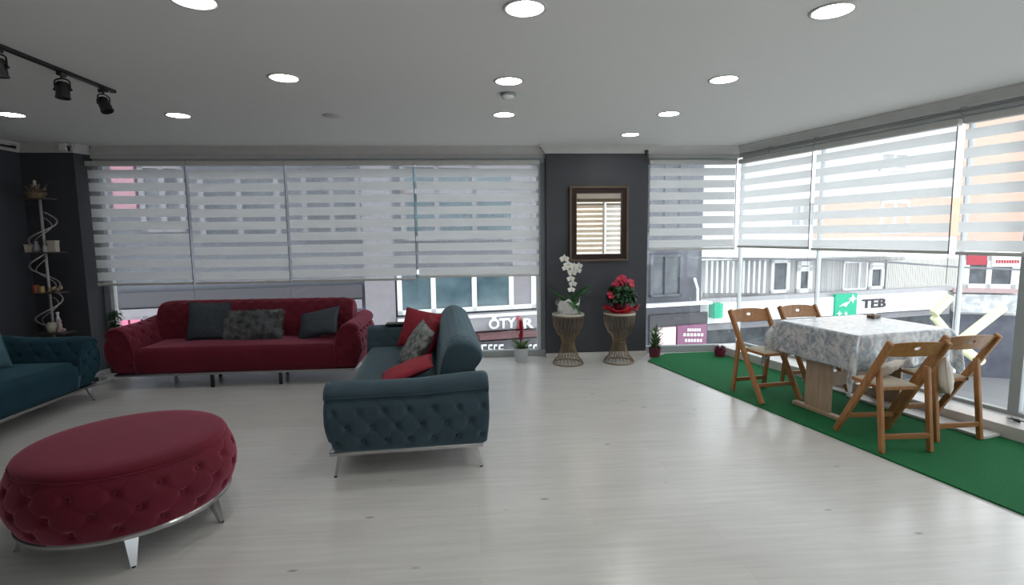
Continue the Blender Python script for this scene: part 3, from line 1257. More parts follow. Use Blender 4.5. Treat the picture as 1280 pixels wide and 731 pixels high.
cushion('throw_cushion', 'large plain red cushion standing against the far arm of the slate teal sofa', 0.44, 0.40, 0.14, REDC, on_sofa(-0.66, -0.02, 0.445), (R(-20), R(8), CR + R(62)), 'cushions on the slate teal sofa', seed=4)
cushion('throw_cushion', 'dark red cushion half hidden behind the patterned one on the slate teal sofa', 0.40, 0.38, 0.12, REDC, on_sofa(-0.40, 0.06, 0.445), (R(-18), R(0), CR + R(10)), 'cushions on the slate teal sofa', seed=5)
cushion('throw_cushion', 'grey patterned cushion leaning on the backrest of the slate teal sofa', 0.48, 0.42, 0.13, PATT, on_sofa(0.05, -0.10, 0.445), (R(-32), R(5), CR + R(12)), 'cushions on the slate teal sofa', seed=6)
cushion('throw_cushion', 'red cushion lying low nearest the near arm of the slate teal sofa', 0.42, 0.42, 0.10, REDC, on_sofa(0.56, -0.24, 0.475), (R(-70), R(0), CR + R(2)), 'cushions on the slate teal sofa', seed=7)
cushion('throw_cushion', 'blue grey cushion on the petrol sofa at the left photo edge', 0.46, 0.44, 0.13, GREYC, (-4.22, 4.72, 0.445), (R(-20), R(0), R(70)), seed=8)
# flat black thing on the far arm
bm = B()
box(bm, -0.12, -0.06, 0, 0.12, 0.06, 0.018, 0.005)
box(bm, -0.10, -0.045, 0.018, 0.10, 0.045, 0.022, 0.002)
o = tag(link('black_tray', bm, BLACKP), 'flat black object lying on the far arm of the slate teal sofa', 'tray')
p = on_sofa(-1.09, -0.22, 0.634)
o.location = p
o.rotation_euler = (0, 0, R(4))

# ------------------------------------------------------------------ ottoman
OX, OY = -1.92, 2.93
t = thing('round_ottoman', 'large round red velvet ottoman with tufted sides and chrome legs', 'ottoman', (OX, OY, 0), R(20))
NB = 17


def otto_r(z):
    f = (z - 0.165) / (0.45 - 0.165)
    return 0.474 + 0.052 * math.sin(PI * min(max(f * 0.92 + 0.04, 0), 1)) ** 0.8


bm = B()
nu, nv = 360, 60


def fo(u, v):
    th = 2 * PI * u
    z = 0.165 + (0.452 - 0.165) * v
    r = otto_r(z)
    w = smoothstep(0.0, 0.08, v) * (1 - smoothstep(0.93, 1.0, v))
    uu = u * NB * 2
    vv = (z - 0.215) / 0.085
    r += tuft(uu, vv, 0.026, 0.13) * w
    return Vector((r * math.cos(th), r * math.sin(th), z))


vs = grid(bm, nu, nv, fo, closeu=True)
bm.faces.new([vs[i][0] for i in range(nu)][::-1])
bm.faces.new([vs[i][nv] for i in range(nu)])
body = link('tufted_body', bm, RED, t, smooth=True)
for j in range(3):
    for i in range(NB * 2):
        if (i + j) % 2:
            continue
        z = 0.215 + 0.085 * j
        th = 2 * PI * i / (NB * 2)
        r = otto_r(z) - 0.025
        bm = B()
        sphere(bm, (0, 0, 0), 0.011, 1, 1, 1, 10, 6)
        o = link('tufting_button', bm, RED, body, smooth=True)
        o.location = (r * math.cos(th), r * math.sin(th), z)
bm = B()
prof = [(0, 0.448), (0.465, 0.448), (0.474, 0.456), (0.477, 0.466), (0.474, 0.480), (0.460, 0.491), (0.43, 0.499), (0.36, 0.503), (0.2, 0.508), (0, 0.510)]
lathe(bm, prof, 96)
link('seat_pad', bm, RED, t, smooth=True)
bm = B()
tube(bm, [(0.480 * math.cos(2 * PI * k / 96), 0.480 * math.sin(2 * PI * k / 96), 0.457) for k in range(96)], 0.0055, 8, closed=True)
link('piping', bm, RED, t, smooth=True)
bm = B()
lathe(bm, [(0, 0.140), (0.482, 0.140), (0.490, 0.144), (0.490, 0.158), (0.482, 0.166), (0, 0.166)], 96)
link('base_rim', bm, CHROME, t)
for k, dg in enumerate((208, 301, 355, 74, 132)):
    a = R(dg - 20)
    bm = B()
    rings = []
    for q in range(7):
        f = q / 6
        z = 0.142 * (1 - f)
        r = 0.445 + 0.045 * f
        wt = 0.030 - 0.019 * f
        tt = 0.016 - 0.008 * f
        cx, cy = r * math.cos(a), r * math.sin(a)
        ta = Vector((-math.sin(a), math.cos(a), 0))
        ra = Vector((math.cos(a), math.sin(a), 0))
        c = Vector((cx, cy, z))
        rings.append([bm.verts.new(c + ta * sx * wt + ra * sy * tt) for sx, sy in ((-1, -1), (1, -1), (1, 1), (-1, 1))])
    for A, Bq in zip(rings, rings[1:]):
        for i in range(4):
            bm.faces.new((A[i], A[(i + 1) % 4], Bq[(i + 1) % 4], Bq[i]))
    bm.faces.new(rings[0][::-1])
    bm.faces.new(rings[-1])
    lg = link('leg', bm, CHROME, t)
    bm = B()
    lathe(bm, [(0, 0), (0.011, 0), (0.012, 0.008), (0, 0.009)], 12, 0.49 * math.cos(a), 0.49 * math.sin(a))
    link('foot_glide', bm, BLACK, lg)


# ------------------------------------------------------------------ folding chairs
def board(bm, w, h, hole, thick, bend, zc, yfun, n=48):
    """rounded board in x/z with an oval slot, bowed backwards"""
    def outer(a):
        c, s = math.cos(a), math.sin(a)
        k = 8
        r = (abs(c) ** k + abs(s) ** k) ** (-1 / k)
        return c * r * w / 2, s * r * h / 2

    def inner(a):
        return math.cos(a) * hole[0], math.sin(a) * hole[1] + hole[2]
    layers = []
    for side in (0, 1):
        rings = []
        for f in (0.0, 0.25, 0.5, 0.75, 1.0):
            ring = []
            for k in range(n):
                a = 2 * PI * k / n
                ox, oz = outer(a)
                ix, iz = inner(a)
                x = ix + (ox - ix) * f
                z = iz + (oz - iz) * f
                # slightly arched upper edge
                z += 0.012 * (1 - (2 * x / w) ** 2) * (1 if z > 0 else 0) * f
                y = yfun(zc + z) + bend * ((2 * x / w) ** 2 - 1) + (thick if side else 0)
                ring.append(bm.verts.new((x, y, zc + z)))
            rings.append(ring)
        layers.append(rings)
    for rings in layers:
        for a, b in zip(rings, rings[1:]):
            for k in range(n):
                bm.faces.new((a[k], a[(k + 1) % n], b[(k + 1) % n], b[k]))
    for idx in (0, -1):
        a, b = layers[0][idx], layers[1][idx]
        for k in range(n):
            bm.faces.new((a[k], a[(k + 1) % n], b[(k + 1) % n], b[k]))


def folding_chair():
    """faces +y; long side rails run from the back top down to the front feet"""
    t = thing('folding_chair', 'x', 'chair', (0, 0, 0), 0, 'wooden folding chairs round the table')
    HX = 0.205
    top = (-0.275, 0.80)
    ft = (0.225, 0.012)

    def ry(z):
        f = (z - ft[1]) / (top[1] - ft[1])
        return ft[0] + (top[0] - ft[0]) * f
    for sx in (-1, 1):
        bm = B()
        bar(bm, (sx * HX, ft[0], 0.004), (sx * HX, top[0], top[1]), 0.030, 0.050, bev=0.007)
        link('side_rail', bm, WOOD, t)
    for sx in (-1, 1):
        bm = B()
        bar(bm, (sx * (HX - 0.028), -0.225, 0.0), (sx * (HX - 0.028), ry(0.60) + 0.0, 0.60), 0.028, 0.040, bev=0.006)
        lg = link('rear_leg', bm, WOOD, t)
        bm = B()
        tube(bm, [(sx * (HX - 0.04), ry(0.585), 0.585), (sx * (HX + 0.014), ry(0.585), 0.585)], 0.006, 10)
        link('pivot_bolt', bm, CHROME, lg)
    bm = B()
    board(bm, 2 * HX - 0.02, 0.105, (0.028, 0.013, 0.012), 0.016, 0.018, 0.742, lambda z: ry(z) - 0.004)
    link('back_board', bm, WOOD, t)
    # seat frame and canvas pad
    bm = B()
    box(bm, -HX + 0.064, -0.135, 0.425, HX - 0.064, -0.105, 0.450, 0.004)
    box(bm, -HX + 0.064, 0.135, 0.425, HX - 0.064, 0.165, 0.450, 0.004)
    box(bm, -HX + 0.060, -0.135, 0.425, -HX + 0.086, 0.165, 0.450, 0.004)
    box(bm, HX - 0.086, -0.135, 0.425, HX - 0.060, 0.165, 0.450, 0.004)
    for k in range(5):
        y = -0.095 + 0.048 * k
        box(bm, -HX + 0.084, y, 0.430, HX - 0.084, y + 0.040, 0.446, 0.003)
    link('seat', bm, WOOD, t)
    bm = B()

    def f(u, v):
        a, b = 2 * u - 1, 2 * v - 1
        e = (1 - abs(a) ** 6) * (1 - abs(b) ** 6)
        return Vector((a * (HX - 0.068), 0.016 + b * 0.140, 0.4505 + 0.016 * max(e, 0) ** 0.6))
    grid(bm, 20, 20, f)
    grid(bm, 1, 1, lambda u, v: Vector(((2 * u - 1) * (HX - 0.068), 0.016 + (2 * v - 1) * 0.140, 0.4502)))
    pd = link('seat_pad', bm, PADC, t, smooth=True)
    for y, z, w in ((-0.213, 0.115, 2 * (HX - 0.028)),):
        bm = B()
        box(bm, -w / 2, y - 0.010, z - 0.019, w / 2, y + 0.010, z + 0.019, 0.004)
        link('stretcher', bm, WOODD, t)
    bm = B()
    box(bm, -HX, ry(0.15) - 0.009, 0.132, HX, ry(0.15) + 0.009, 0.168, 0.004)
    link('stretcher', bm, WOODD, t)
    bm = B()
    tube(bm, [(-HX, ry(0.435), 0.435), (HX, ry(0.435), 0.435)], 0.008, 8)
    link('seat_rod', bm, WOODD, t)
    return t


ch = folding_chair()
chairs = [((3.01, 3.60, 0.012), R(-1), 'wooden folding chair nearest the viewer, back turned, left of the front pair'),
          ((3.55, 3.765, 0.012), R(2), 'wooden folding chair of the front pair, nearest the right window, cushion at its side'),
          ((2.735, 4.735, 0.012), R(190), 'wooden folding chair at the far left corner of the table, beside the crimson pot'),
          ((3.335, 4.90, 0.012), R(188), 'wooden folding chair behind the table, only its top board showing over the cloth')]
for i, (loc, rzz, lb) in enumerate(chairs):
    o = ch if i == 0 else copy_tree(ch)
    o.location = loc
    o.rotation_euler = (0, 0, rzz)
    o['label'] = lb

# ------------------------------------------------------------------ table
TB = Vector((3.345, 4.335, 0))
TR = R(12.0)
t = thing('dining_table', 'pale oak table on two board legs under a patterned cloth', 'table', (TB.x, TB.y, 0.012), TR)
# local x = towards the window, y = away from the viewer
HXT, HYT = 0.49, 0.40
bm = B()
box(bm, -HXT + 0.005, -HYT + 0.005, 0.722, HXT - 0.005, HYT - 0.005, 0.745, 0.004)
link('tabletop', bm, OAK, t)
for sx in (-1, 1):
    bm = B()
    x = sx * 0.36 if sx > 0 else -0.415
    box(bm, x - 0.014, -0.13, 0.03, x + 0.014, 0.13, 0.722, 0.003)
    link('leg', bm, OAK, t)
    bm = B()
    box(bm, x - 0.03, -0.25, 0.0, x + 0.03, 0.25, 0.032, 0.004)
    link('foot', bm, OAK, t)
bm = B()
box(bm, -0.40, -0.012, 0.22, 0.35, 0.012, 0.34, 0.003)
link('stretcher', bm, OAK, t)

# cloth: a square sheet over the top, sides hang, corners fold down to points
bm = B()
ov = 0.29


def cloth(u, v):
    a = -(HXT + ov) + 2 * (HXT + ov) * u
    b = -(HYT + ov) + 2 * (HYT + ov) * v
    ca = min(max(a, -HXT), HXT)
    cb = min(max(b, -HYT), HYT)
    da, db = a - ca, b - cb
    r = math.hypot(da, db)
    z = 0.7475
    if r < 1e-6:
        return Vector((ca, cb, z + 0.0008 * noise.noise(Vector((a * 8, b * 8, 0)))))
    nx, ny = da / r, db / r
    drop = r
    rr = 0.012
    if r < rr * 1.57:
        ang = r / rr
        off = rr * math.sin(ang)
        dz = rr * (1 - math.cos(ang))
    else:
        off = rr
        dz = rr + (r - rr * 1.57)
    corner = abs(nx * ny) * 2
    if corner > 0.001:
        th = math.atan2(abs(db), abs(da))
        # the fold: cloth gathers into a cone hanging from the corner
        fold = 0.055 * math.sin(4 * th) * min(1, r / 0.2) 
        off = off + (0.06 * corner + fold * 0.35) * min(1, r / 0.12)
        dz *= 1.0 + 0.18 * corner * min(1, r / 0.3)
    # long soft waves on the sides
    s = a if abs(db) > abs(da) else b
    wave = 0.010 * math.sin(s * 17 + 1.3) + 0.007 * math.sin(s * 31)
    off += (wave + 0.012) * min(1, r / 0.2)
    return Vector((ca + nx * off + math.copysign(0.05, nx) * corner * min(1, r / 0.3), cb + ny * off, z - dz))


grid(bm, 110, 100, cloth)
o = link('tablecloth', bm, LINEN, smooth=True)
o.location = (TB.x, TB.y, 0.0135)
o.rotation_euler = (0, 0, TR)
tag(o, 'blue grey patterned cloth hanging over the table by the right window', 'tablecloth')
sm = o.modifiers.new('thickness', 'SOLIDIFY')
sm.thickness = 0.0015
sm.offset = 1

bm = B()
box(bm, -0.055, -0.035, 0, 0.055, 0.035, 0.028, 0.006)
o = link('napkin_box', bm, mat('brown_box', (0.17, 0.10, 0.06), 0.5))
tag(o, 'small brown box near the far edge of the tablecloth', 'box')
bm = B()
box(bm, -0.02, -0.015, 0.028, 0.03, 0.015, 0.042, 0.004)
link('napkin', bm, PAPER, o)
o.location = (3.70, 4.62, 0.763)
o.rotation_euler = (0, 0, 0.4)

cushion('seat_cushion', 'cream cushion slipped down between the two front folding chairs', 0.30, 0.27, 0.11, CREAM, (3.475, 3.60, 0.35), (R(-6), R(14), R(60)), seed=11)
cushion('seat_cushion', 'cream cushion lying on the seat of the nearest folding chair', 0.22, 0.20, 0.08, CREAM, (3.04, 3.74, 0.475), (R(-50), R(6), R(200)), seed=12)

# loose boards by the plinth
bm = B()
box(bm, 2.0, -0.47, 0.014, 3.12, -0.285, 0.036, 0.003, mtx=RM)
tag(link('loose_board', bm, MARB), 'pale flat board lying on the grass against the window plinth', 'board')
bm = B()
box(bm, 1.45, -0.40, 0.014, 1.95, -0.30, 0.03, 0.003, mtx=RM)
tag(link('loose_board', bm, MARB), 'short pale board on the grass under the table by the plinth', 'board')
# small black cable knot on the sill
bm = B()
pts = []
for k in range(40):
    a = k / 39 * 4 * PI
    q = rp(3.13 + 0.06 * math.cos(a) * (0.5 + k / 80), 0.14 + 0.03 * math.sin(a * 1.3), 0.113 + 0.02 * abs(math.sin(a * 0.7)))
    pts.append(q)
tube(bm, pts, 0.005, 6)
tag(link('black_cable', bm, BLACKP, smooth=True), 'small tangle of black cable on the window plinth at right', 'cable')


# ------------------------------------------------------------------ plant stands
def plant_stand():
    t = thing('wire_plant_stand', 'x', 'plant stand', (0, 0, 0), group='bronze wire plant stands')
    Hs = 0.61

    def rad(f):
        pts = [(0, 0.185), (0.02, 0.185), (0.14, 0.125), (0.30, 0.090), (0.42, 0.075), (0.52, 0.088), (0.66, 0.145), (0.80, 0.180), (1.0, 0.188)]
        for (a, ra), (b, rb) in zip(pts, pts[1:]):
            if f <= b:
                k = (f - a) / (b - a)
                k = k * k * (3 - 2 * k)
                return ra + (rb - ra) * k
        return pts[-1][1]
    bm = B()
    NW = 44
    for k in range(NW):
        pts = []
        for q in range(17):
            f = q / 16
            a = 2 * PI * k / NW + 0.55 * f * (1 if k % 2 else -1)
            pts.append((rad(f) * math.cos(a), rad(f) * math.sin(a), 0.008 + f * (Hs - 0.02)))
        tube(bm, pts, 0.0028, 5)
    link('wire_cage', bm, BRONZE, t)
    for f, rr in ((0.0, 0.007), (0.42, 0.004), (0.985, 0.006)):
        bm = B()
        r = rad(f)
        z = 0.008 + f * (Hs - 0.02)
        tube(bm, [(r * math.cos(2 * PI * k / 40), r * math.sin(2 * PI * k / 40), z) for k in range(40)], rr, 8, closed=True)
        link('ring', bm, BRONZE, t, smooth=True)
    bm = B()
    lathe(bm, [(0, Hs - 0.012), (0.19, Hs - 0.012), (0.196, Hs - 0.006), (0.194, Hs + 0.006), (0, Hs + 0.006)], 40)
    link('top_plate', bm, CREAMTOP, t)
    return t


ps = plant_stand()
ps.location = (1.115, 6.27, 0)
ps['label'] = 'bronze wire hourglass stand under the white orchid'
p2 = copy_tree(ps)
p2.location = (1.745, 6.27, 0)
p2['label'] = 'bronze wire hourglass stand under the red flowering plant'
ST = 0.616


def strip_leaf(bm, base, direction, length, width, droop, n=10, fold=0.25, lift=0.6, twist=0):
    d = Vector((math.cos(direction), math.sin(direction), 0))
    s = Vector((-d.y, d.x, 0))
    base = Vector(base)
    rows = []
    for k in range(n + 1):
        f = k / n
        h = lift * length * f - droop * length * f * f
        p = base + d * (length * f * (1 - 0.15 * f)) + Vector((0, 0, h))
        w = width * math.sin(PI * min(0.97, 0.08 + 0.92 * f) ** 0.75) * 0.5
        rows.append([bm.verts.new(p - s * w + Vector((0, 0, fold * w))), bm.verts.new(p), bm.verts.new(p + s * w + Vector((0, 0, fold * w)))])
    for a, b in zip(rows, rows[1:]):
        for i in range(2):
            bm.faces.new((a[i], a[i + 1], b[i + 1], b[i]))


def solidify(o, th=0.0015):
    m = o.modifiers.new('thickness', 'SOLIDIFY')
    m.thickness = th
    return o


# orchid
t = thing('white_orchid', 'white orchid in a crumpled white wrap on the left wire stand', 'plant', (1.115, 6.27, ST))
t.scale = (1.35, 1.15, 1.30)
bm = B()


def fw(u, v):
    th = 2 * PI * u
    r = 0.070 + 0.020 * v + 0.012 * noise.noise(Vector((math.cos(th) * 3, math.sin(th) * 3, v * 3))) + 0.006 * math.sin(th * 9) * v
    z = 0.115 * v + (0.024 * math.sin(th * 3 + 1) + 0.012 * math.sin(th * 7)) * v ** 3
    return Vector((r * 1.15 * math.cos(th), r * math.sin(th), z))


vs = grid(bm, 60, 14, fw, closeu=True)
bm.faces.new([q[0] for q in vs][::-1])
solidify(link('paper_wrap', bm, PAPER, t, smooth=True), 0.003)
bm = B()
lathe(bm, [(0, 0.002), (0.06, 0.002), (0.072, 0.10), (0.066, 0.10), (0.06, 0.085), (0, 0.085)], 30)
link('pot', bm, POTW, t, smooth=False)
for dr, ln, w, lf, dp in ((R(170), 0.22, 0.13, 1.35, 0.55), (R(205), 0.22, 0.12, 1.0, 0.45), (R(5), 0.24, 0.13, 1.2, 0.5), (R(-25), 0.22, 0.12, 1.0, 0.45), (R(-80), 0.17, 0.085, 0.7, 0.9), (R(60), 0.16, 0.06, 0.9, 0.4), (R(-50), 0.15, 0.06, 0.3, 0.9)):
    bm = B()
    strip_leaf(bm, (0.02 * math.cos(dr), 0.02 * math.sin(dr), 0.09), dr, ln, w, dp, lift=lf)
    solidify(link('leaf', bm, LEAFO, t, smooth=True), 0.003)
bm = B()
sp = [(0.02, 0, 0.08), (0.03, -0.005, 0.2), (0.035, -0.01, 0.33), (0.02, -0.015, 0.44), (-0.01, -0.02, 0.50), (-0.05, -0.02, 0.525)]
sp2, _ = sample(sp, 24)
tube(bm, sp2, 0.003, 6)
tube(bm, [(0.0, 0.01, 0.08), (0.005, 0.0, 0.2), (0.01, -0.01, 0.30)], 0.003, 6)
link('stem', bm, STEM, t)


def blossom(parent, c, facing, size, m=PETW):
    bm = B()
    f = Vector(facing).normalized()
    a = Vector((0, 0, 1))
    x = a.cross(f).normalized()
    y = f.cross(x)
    c = Vector(c)
    for k, (ang, ln, w) in enumerate(((90, 1.0, 0.62), (215, 0.95, 0.6), (325, 0.95, 0.6), (10, 1.05, 1.0), (170, 1.05, 1.0))):
        aa = R(ang)
        d = x * math.cos(aa) + y * math.sin(aa)
        s = -x * math.sin(aa) + y * math.cos(aa)
        rows = []
        for q in range(6):
            t_ = q / 5
            wd = size * w * 0.5 * math.sin(PI * min(0.96, 0.1 + 0.85 * t_))
            p = c + d * size * ln * t_ + f * (0.25 * size * math.sin(t_ * 2.0))
            rows.append([bm.verts.new(p - s * wd), bm.verts.new(p + f * 0.04 * size), bm.verts.new(p + s * wd)])
        for r0, r1 in zip(rows, rows[1:]):
            for i in range(2):
                bm.faces.new((r0[i], r0[i + 1], r1[i + 1], r1[i]))
    o = link('blossom', bm, m, parent, smooth=True)
    bm = B()
    sphere(bm, c + f * 0.3 * size, 0.16 * size, n=8, m=5)
    link('flower_centre', bm, YEL, o, smooth=True)
    return o


for c, sz in (((-0.03, -0.04, 0.53), 0.042), ((0.0, -0.045, 0.475), 0.042), ((0.055, -0.045, 0.455), 0.040), ((0.09, -0.03, 0.42), 0.036), ((0.04, -0.05, 0.405), 0.042), ((0.10, -0.04, 0.465), 0.034), ((0.025, -0.05, 0.345), 0.036), ((0.045, -0.05, 0.30), 0.036), ((0.03, -0.05, 0.245), 0.034), ((-0.02, -0.05, 0.445), 0.034)):
    blossom(t, (c[0] - 0.01, c[1], c[2] - 0.02), (random.uniform(-0.3, 0.3), -1, random.uniform(-0.1, 0.25)), sz)

# red flowering plant in red wrap
t = thing('red_cyclamen', 'bushy plant with red flowers in a red wrap on the right wire stand', 'plant', (1.765, 6.27, ST))
t.scale = (1.22, 1.1, 1.18)
bm = B()


def fw2(u, v):
    th = 2 * PI * u
    r = 0.09 + 0.085 * v ** 1.3 + 0.016 * math.sin(th * 8 + v * 2) * v + 0.01 * noise.noise(Vector((math.cos(th) * 4, math.sin(th) * 4, v * 3)))
    z = 0.085 * v - 0.03 * v ** 3 + (0.024 * math.sin(th * 5 + 2)) * v ** 2
    return Vector((r * 1.02 * math.cos(th), r * math.sin(th), max(z, 0.001)))


vs = grid(bm, 80, 12, fw2, closeu=True)
bm.faces.new([q[0] for q in vs][::-1])
solidify(link('foil_wrap', bm, REDWRAP, t, smooth=True), 0.003)
bm = B()
lathe(bm, [(0, 0.002), (0.065, 0.002), (0.085, 0.10), (0.078, 0.10), (0.07, 0.085), (0, 0.085)], 30)
link('pot', bm, MAROON, t)
bm = B()
rnd = random.Random(3)
for k in range(230):
    a = rnd.uniform(0, 2 * PI)
    ph = rnd.uniform(0.0, 1.0)
    rr = 0.165 * math.sqrt(1 - (ph * 0.8) ** 2) * rnd.uniform(0.72, 1.02)
    z = 0.10 + 0.19 * ph * rnd.uniform(0.8, 1.05)
    strip_leaf(bm, (rr * 0.7 * math.cos(a), rr * 0.7 * math.sin(a), z), a + rnd.uniform(-0.7, 0.7), rnd.uniform(0.05, 0.085), rnd.uniform(0.04, 0.055), rnd.uniform(0.4, 1.0), 5, lift=rnd.uniform(0.2, 0.7))
link('foliage', bm, LEAF, t, smooth=True)['kind'] = 'stuff'
bm = B()
for k in range(9):
    a = 2 * PI * k / 9
    tube(bm, [(0, 0, 0.08), (0.04 * math.cos(a), 0.04 * math.sin(a), 0.2), (0.08 * math.cos(a), 0.07 * math.sin(a), 0.29)], 0.003, 5)
link('stems', bm, STEM, t)
for k in range(17):
    a = rnd.uniform(0, 2 * PI)
    rr = rnd.uniform(0, 0.10)
    c = (rr * math.cos(a) + 0.01, rr * math.sin(a) * 0.8 - 0.02, 0.315 + rnd.uniform(-0.03, 0.05) - rr * 0.2)
    blossom(t, c, (math.cos(a) * 0.5, -0.8, 0.5), rnd.uniform(0.032, 0.042), PETR)
for c in ((-0.13, -0.07, 0.2), (-0.12, -0.09, 0.17)):
    blossom(t, c, (-0.5, -0.8, 0.3), 0.03, PETR)

# mirror
t = thing('wall_mirror', 'tall mirror in a dark bronze edged frame on the charcoal pillar', 'mirror', (1.555, 6.60, 1.22))
MX0, MX1, MZ0, MZ1 = 1.182, 1.930, 1.225, 2.160


def frame(bm, x0, x1, z0, z1, w, y0, y1, bev=0.006):
    box(bm, x0, y0, z0, x0 + w, y1, z1, bev)
    box(bm, x1 - w, y0, z0, x1, y1, z1, bev)
    box(bm, x0 + w * 0.9, y0, z0, x1 - w * 0.9, y1, z0 + w, bev)
    box(bm, x0 + w * 0.9, y0, z1 - w, x1 - w * 0.9, y1, z1, bev)


bm = B()
frame(bm, MX0, MX1, MZ0, MZ1, 0.030, 6.548, 6.598)
link('outer_frame', bm, GILT, t, world=True)
bm = B()
frame(bm, MX0 + 0.027, MX1 - 0.027, MZ0 + 0.027, MZ1 - 0.027, 0.060, 6.560, 6.597)
link('inner_frame', bm, DKWOOD, t, world=True)
bm = B()
frame(bm, MX0 + 0.084, MX1 - 0.084, MZ0 + 0.084, MZ1 - 0.084, 0.009, 6.556, 6.597, 0.002)
link('inner_bead', bm, GILT, t, world=True)
bm = B()
box(bm, MX0 + 0.088, 6.575, MZ0 + 0.088, MX1 - 0.088, 6.585, MZ1 - 0.088)
link('mirror_glass', bm, MIRROR, t, world=True)


# ------------------------------------------------------------------ small pots
def pot(t, h, r0, r1, m, square=False):
    bm = B()
    lathe(bm, [(0, 0), (r0, 0), (r0 * 1.02, 0.004), (r1 * 0.97, h - 0.012), (r1 * 1.04, h - 0.010), (r1 * 1.04, h), (r1 * 0.93, h), (r1 * 0.9, h - 0.02), (0, h - 0.02)], 36)
    link('pot', bm, m, t, smooth=False)
    bm = B()
    lathe(bm, [(0, h - 0.016), (r1 * 0.88, h - 0.018), (r1 * 0.88, h - 0.021), (0, h - 0.021)], 24)
    link('soil', bm, SOIL, t)


t = thing('bromeliad', 'red spiked bromeliad in a grey white pot on the floor by the back window', 'plant', (0.555, 6.44, 0))
pot(t, 0.175, 0.072, 0.098, POTW)
rnd = random.Random(9)
for k in range(17):
    a = 2 * PI * k / 17 + rnd.uniform(-0.2, 0.2)
    bm = B()
    strip_leaf(bm, (0.02 * math.cos(a), 0.02 * math.sin(a), 0.16), a, rnd.uniform(0.13, 0.19), 0.028, 0.5, lift=rnd.uniform(0.75, 1.5))
    solidify(link('leaf', bm, LEAFP, t, smooth=True), 0.002)
bm = B()
tube(bm, [(0, 0, 0.15), (0.0, 0, 0.30)], 0.008, 8)
link('stem', bm, STEM, t)
bm = B()
lathe(bm, [(0, 0.25), (0.016, 0.27), (0.024, 0.33), (0.018, 0.36), (0.022, 0.42), (0.020, 0.48), (0.006, 0.535), (0, 0.54)], 14)
for k in range(16):
    f = k / 15
    strip_leaf(bm, (0.008 * math.cos(k * 2.4), 0.008 * math.sin(k * 2.4), 0.26 + 0.22 * f), k * 2.4, 0.045, 0.022, 0.0, 5, lift=1.6)
link('flower_spike', bm, BROMR, t, smooth=True)

t = thing('maroon_potted_plant', 'tall thin leaved plant in a maroon pot at the corner of the grass mat', 'plant', (2.262, 6.46, 0.0))
pot(t, 0.125, 0.062, 0.078, MAROON)
bm = B()
for k in range(60):
    a = rnd.uniform(0, 2 * PI)
    z = rnd.uniform(0.12, 0.34)
    strip_leaf(bm, (0.02 * math.cos(a), 0.02 * math.sin(a), z - 0.02), a, rnd.uniform(0.07, 0.13), 0.024, 0.3, 5, lift=1.1)
link('foliage', bm, LEAFP, t, smooth=True)['kind'] = 'stuff'
bm = B()
for k in range(6):
    a = k
    tube(bm, [(0, 0, 0.10), (0.02 * math.cos(a), 0.02 * math.sin(a), 0.25), (0.035 * math.cos(a), 0.03 * math.sin(a), 0.37)], 0.003, 5)
link('stems', bm, STEM, t)
for k in range(9):
    a = rnd.uniform(0, 2 * PI)
    rr = rnd.uniform(0.02, 0.08)
    blossom(t, (rr * math.cos(a) - 0.0, rr * math.sin(a) - 0.02, rnd.uniform(0.30, 0.38)), (0.2, -1, 0.4), 0.016, PETW)

t = thing('crimson_potted_plant', 'low red plant in a crimson pot on the grass mat behind the far left chair', 'plant', (3.07, 6.36, 0.012))
pot(t, 0.085, 0.055, 0.072, PINKP)
bm = B()
for k in range(70):
    a = rnd.uniform(0, 2 * PI)
    strip_leaf(bm, (0.03 * math.cos(a), 0.03 * math.sin(a), rnd.uniform(0.07, 0.12)), a, rnd.uniform(0.04, 0.07), 0.028, 0.6, 5, lift=rnd.uniform(0.3, 1.0))
link('foliage', bm, mat('crimson_leaf', (0.14, 0.008, 0.03), 0.5), t, smooth=True)['kind'] = 'stuff'

t = thing('dark_green_plant', 'dark green plant behind the left arm of the red sofa', 'plant', (-4.27, 6.50, 0))
pot(t, 0.20, 0.08, 0.11, BLACKP)
bm = B()
tube(bm, [(0, 0, 0.18), (0.01, 0, 0.4), (0, 0, 0.66)], 0.008, 6)
link('stem', bm, STEM, t)
bm = B()
for k in range(60):
    a = rnd.uniform(0, 2 * PI)
    strip_leaf(bm, (0.0, 0.0, rnd.uniform(0.5, 0.72)), a, rnd.uniform(0.08, 0.13), 0.045, 0.7, 5, lift=rnd.uniform(0.2, 0.9))
link('foliage', bm, LEAF, t, smooth=True)['kind'] = 'stuff'

# cables and power strip in the corner
t = thing('power_strip', 'white power strip with bundled cables on the floor left of the red sofa', 'power strip', (-4.12, 5.90, 0), R(60))
bm = B()
box(bm, -0.14, -0.03, 0, 0.14, 0.03, 0.04, 0.008)
link('socket_bar', bm, mat('white_plastic', (0.72, 0.72, 0.72), 0.4), t)
for k in range(3):
    bm = B()
    box(bm, -0.11 + k * 0.08, -0.02, 0.038, -0.065 + k * 0.08, 0.02, 0.085, 0.008)
    link('plug', bm, BLACKP if k == 1 else POTW, t)
bm = B()
pts = []
for k in range(90):
    a = k * 0.37
    pts.append((0.10 * math.cos(a) + 0.05 * math.sin(k * 0.21), 0.13 + 0.06 * math.sin(a * 1.13), 0.03 + 0.05 * abs(math.sin(a * 0.6)) + 0.01))
pts, _ = sample(pts, 300)
tube(bm, pts, 0.006, 6)
link('cable_bundle', bm, mat('pale_cable', (0.5, 0.5, 0.5), 0.5), t, smooth=True)
bm = B()
box(bm, -0.07, 0.22, 0.0, 0.06, 0.30, 0.10, 0.015)
link('adapter_box', bm, POTW, t)


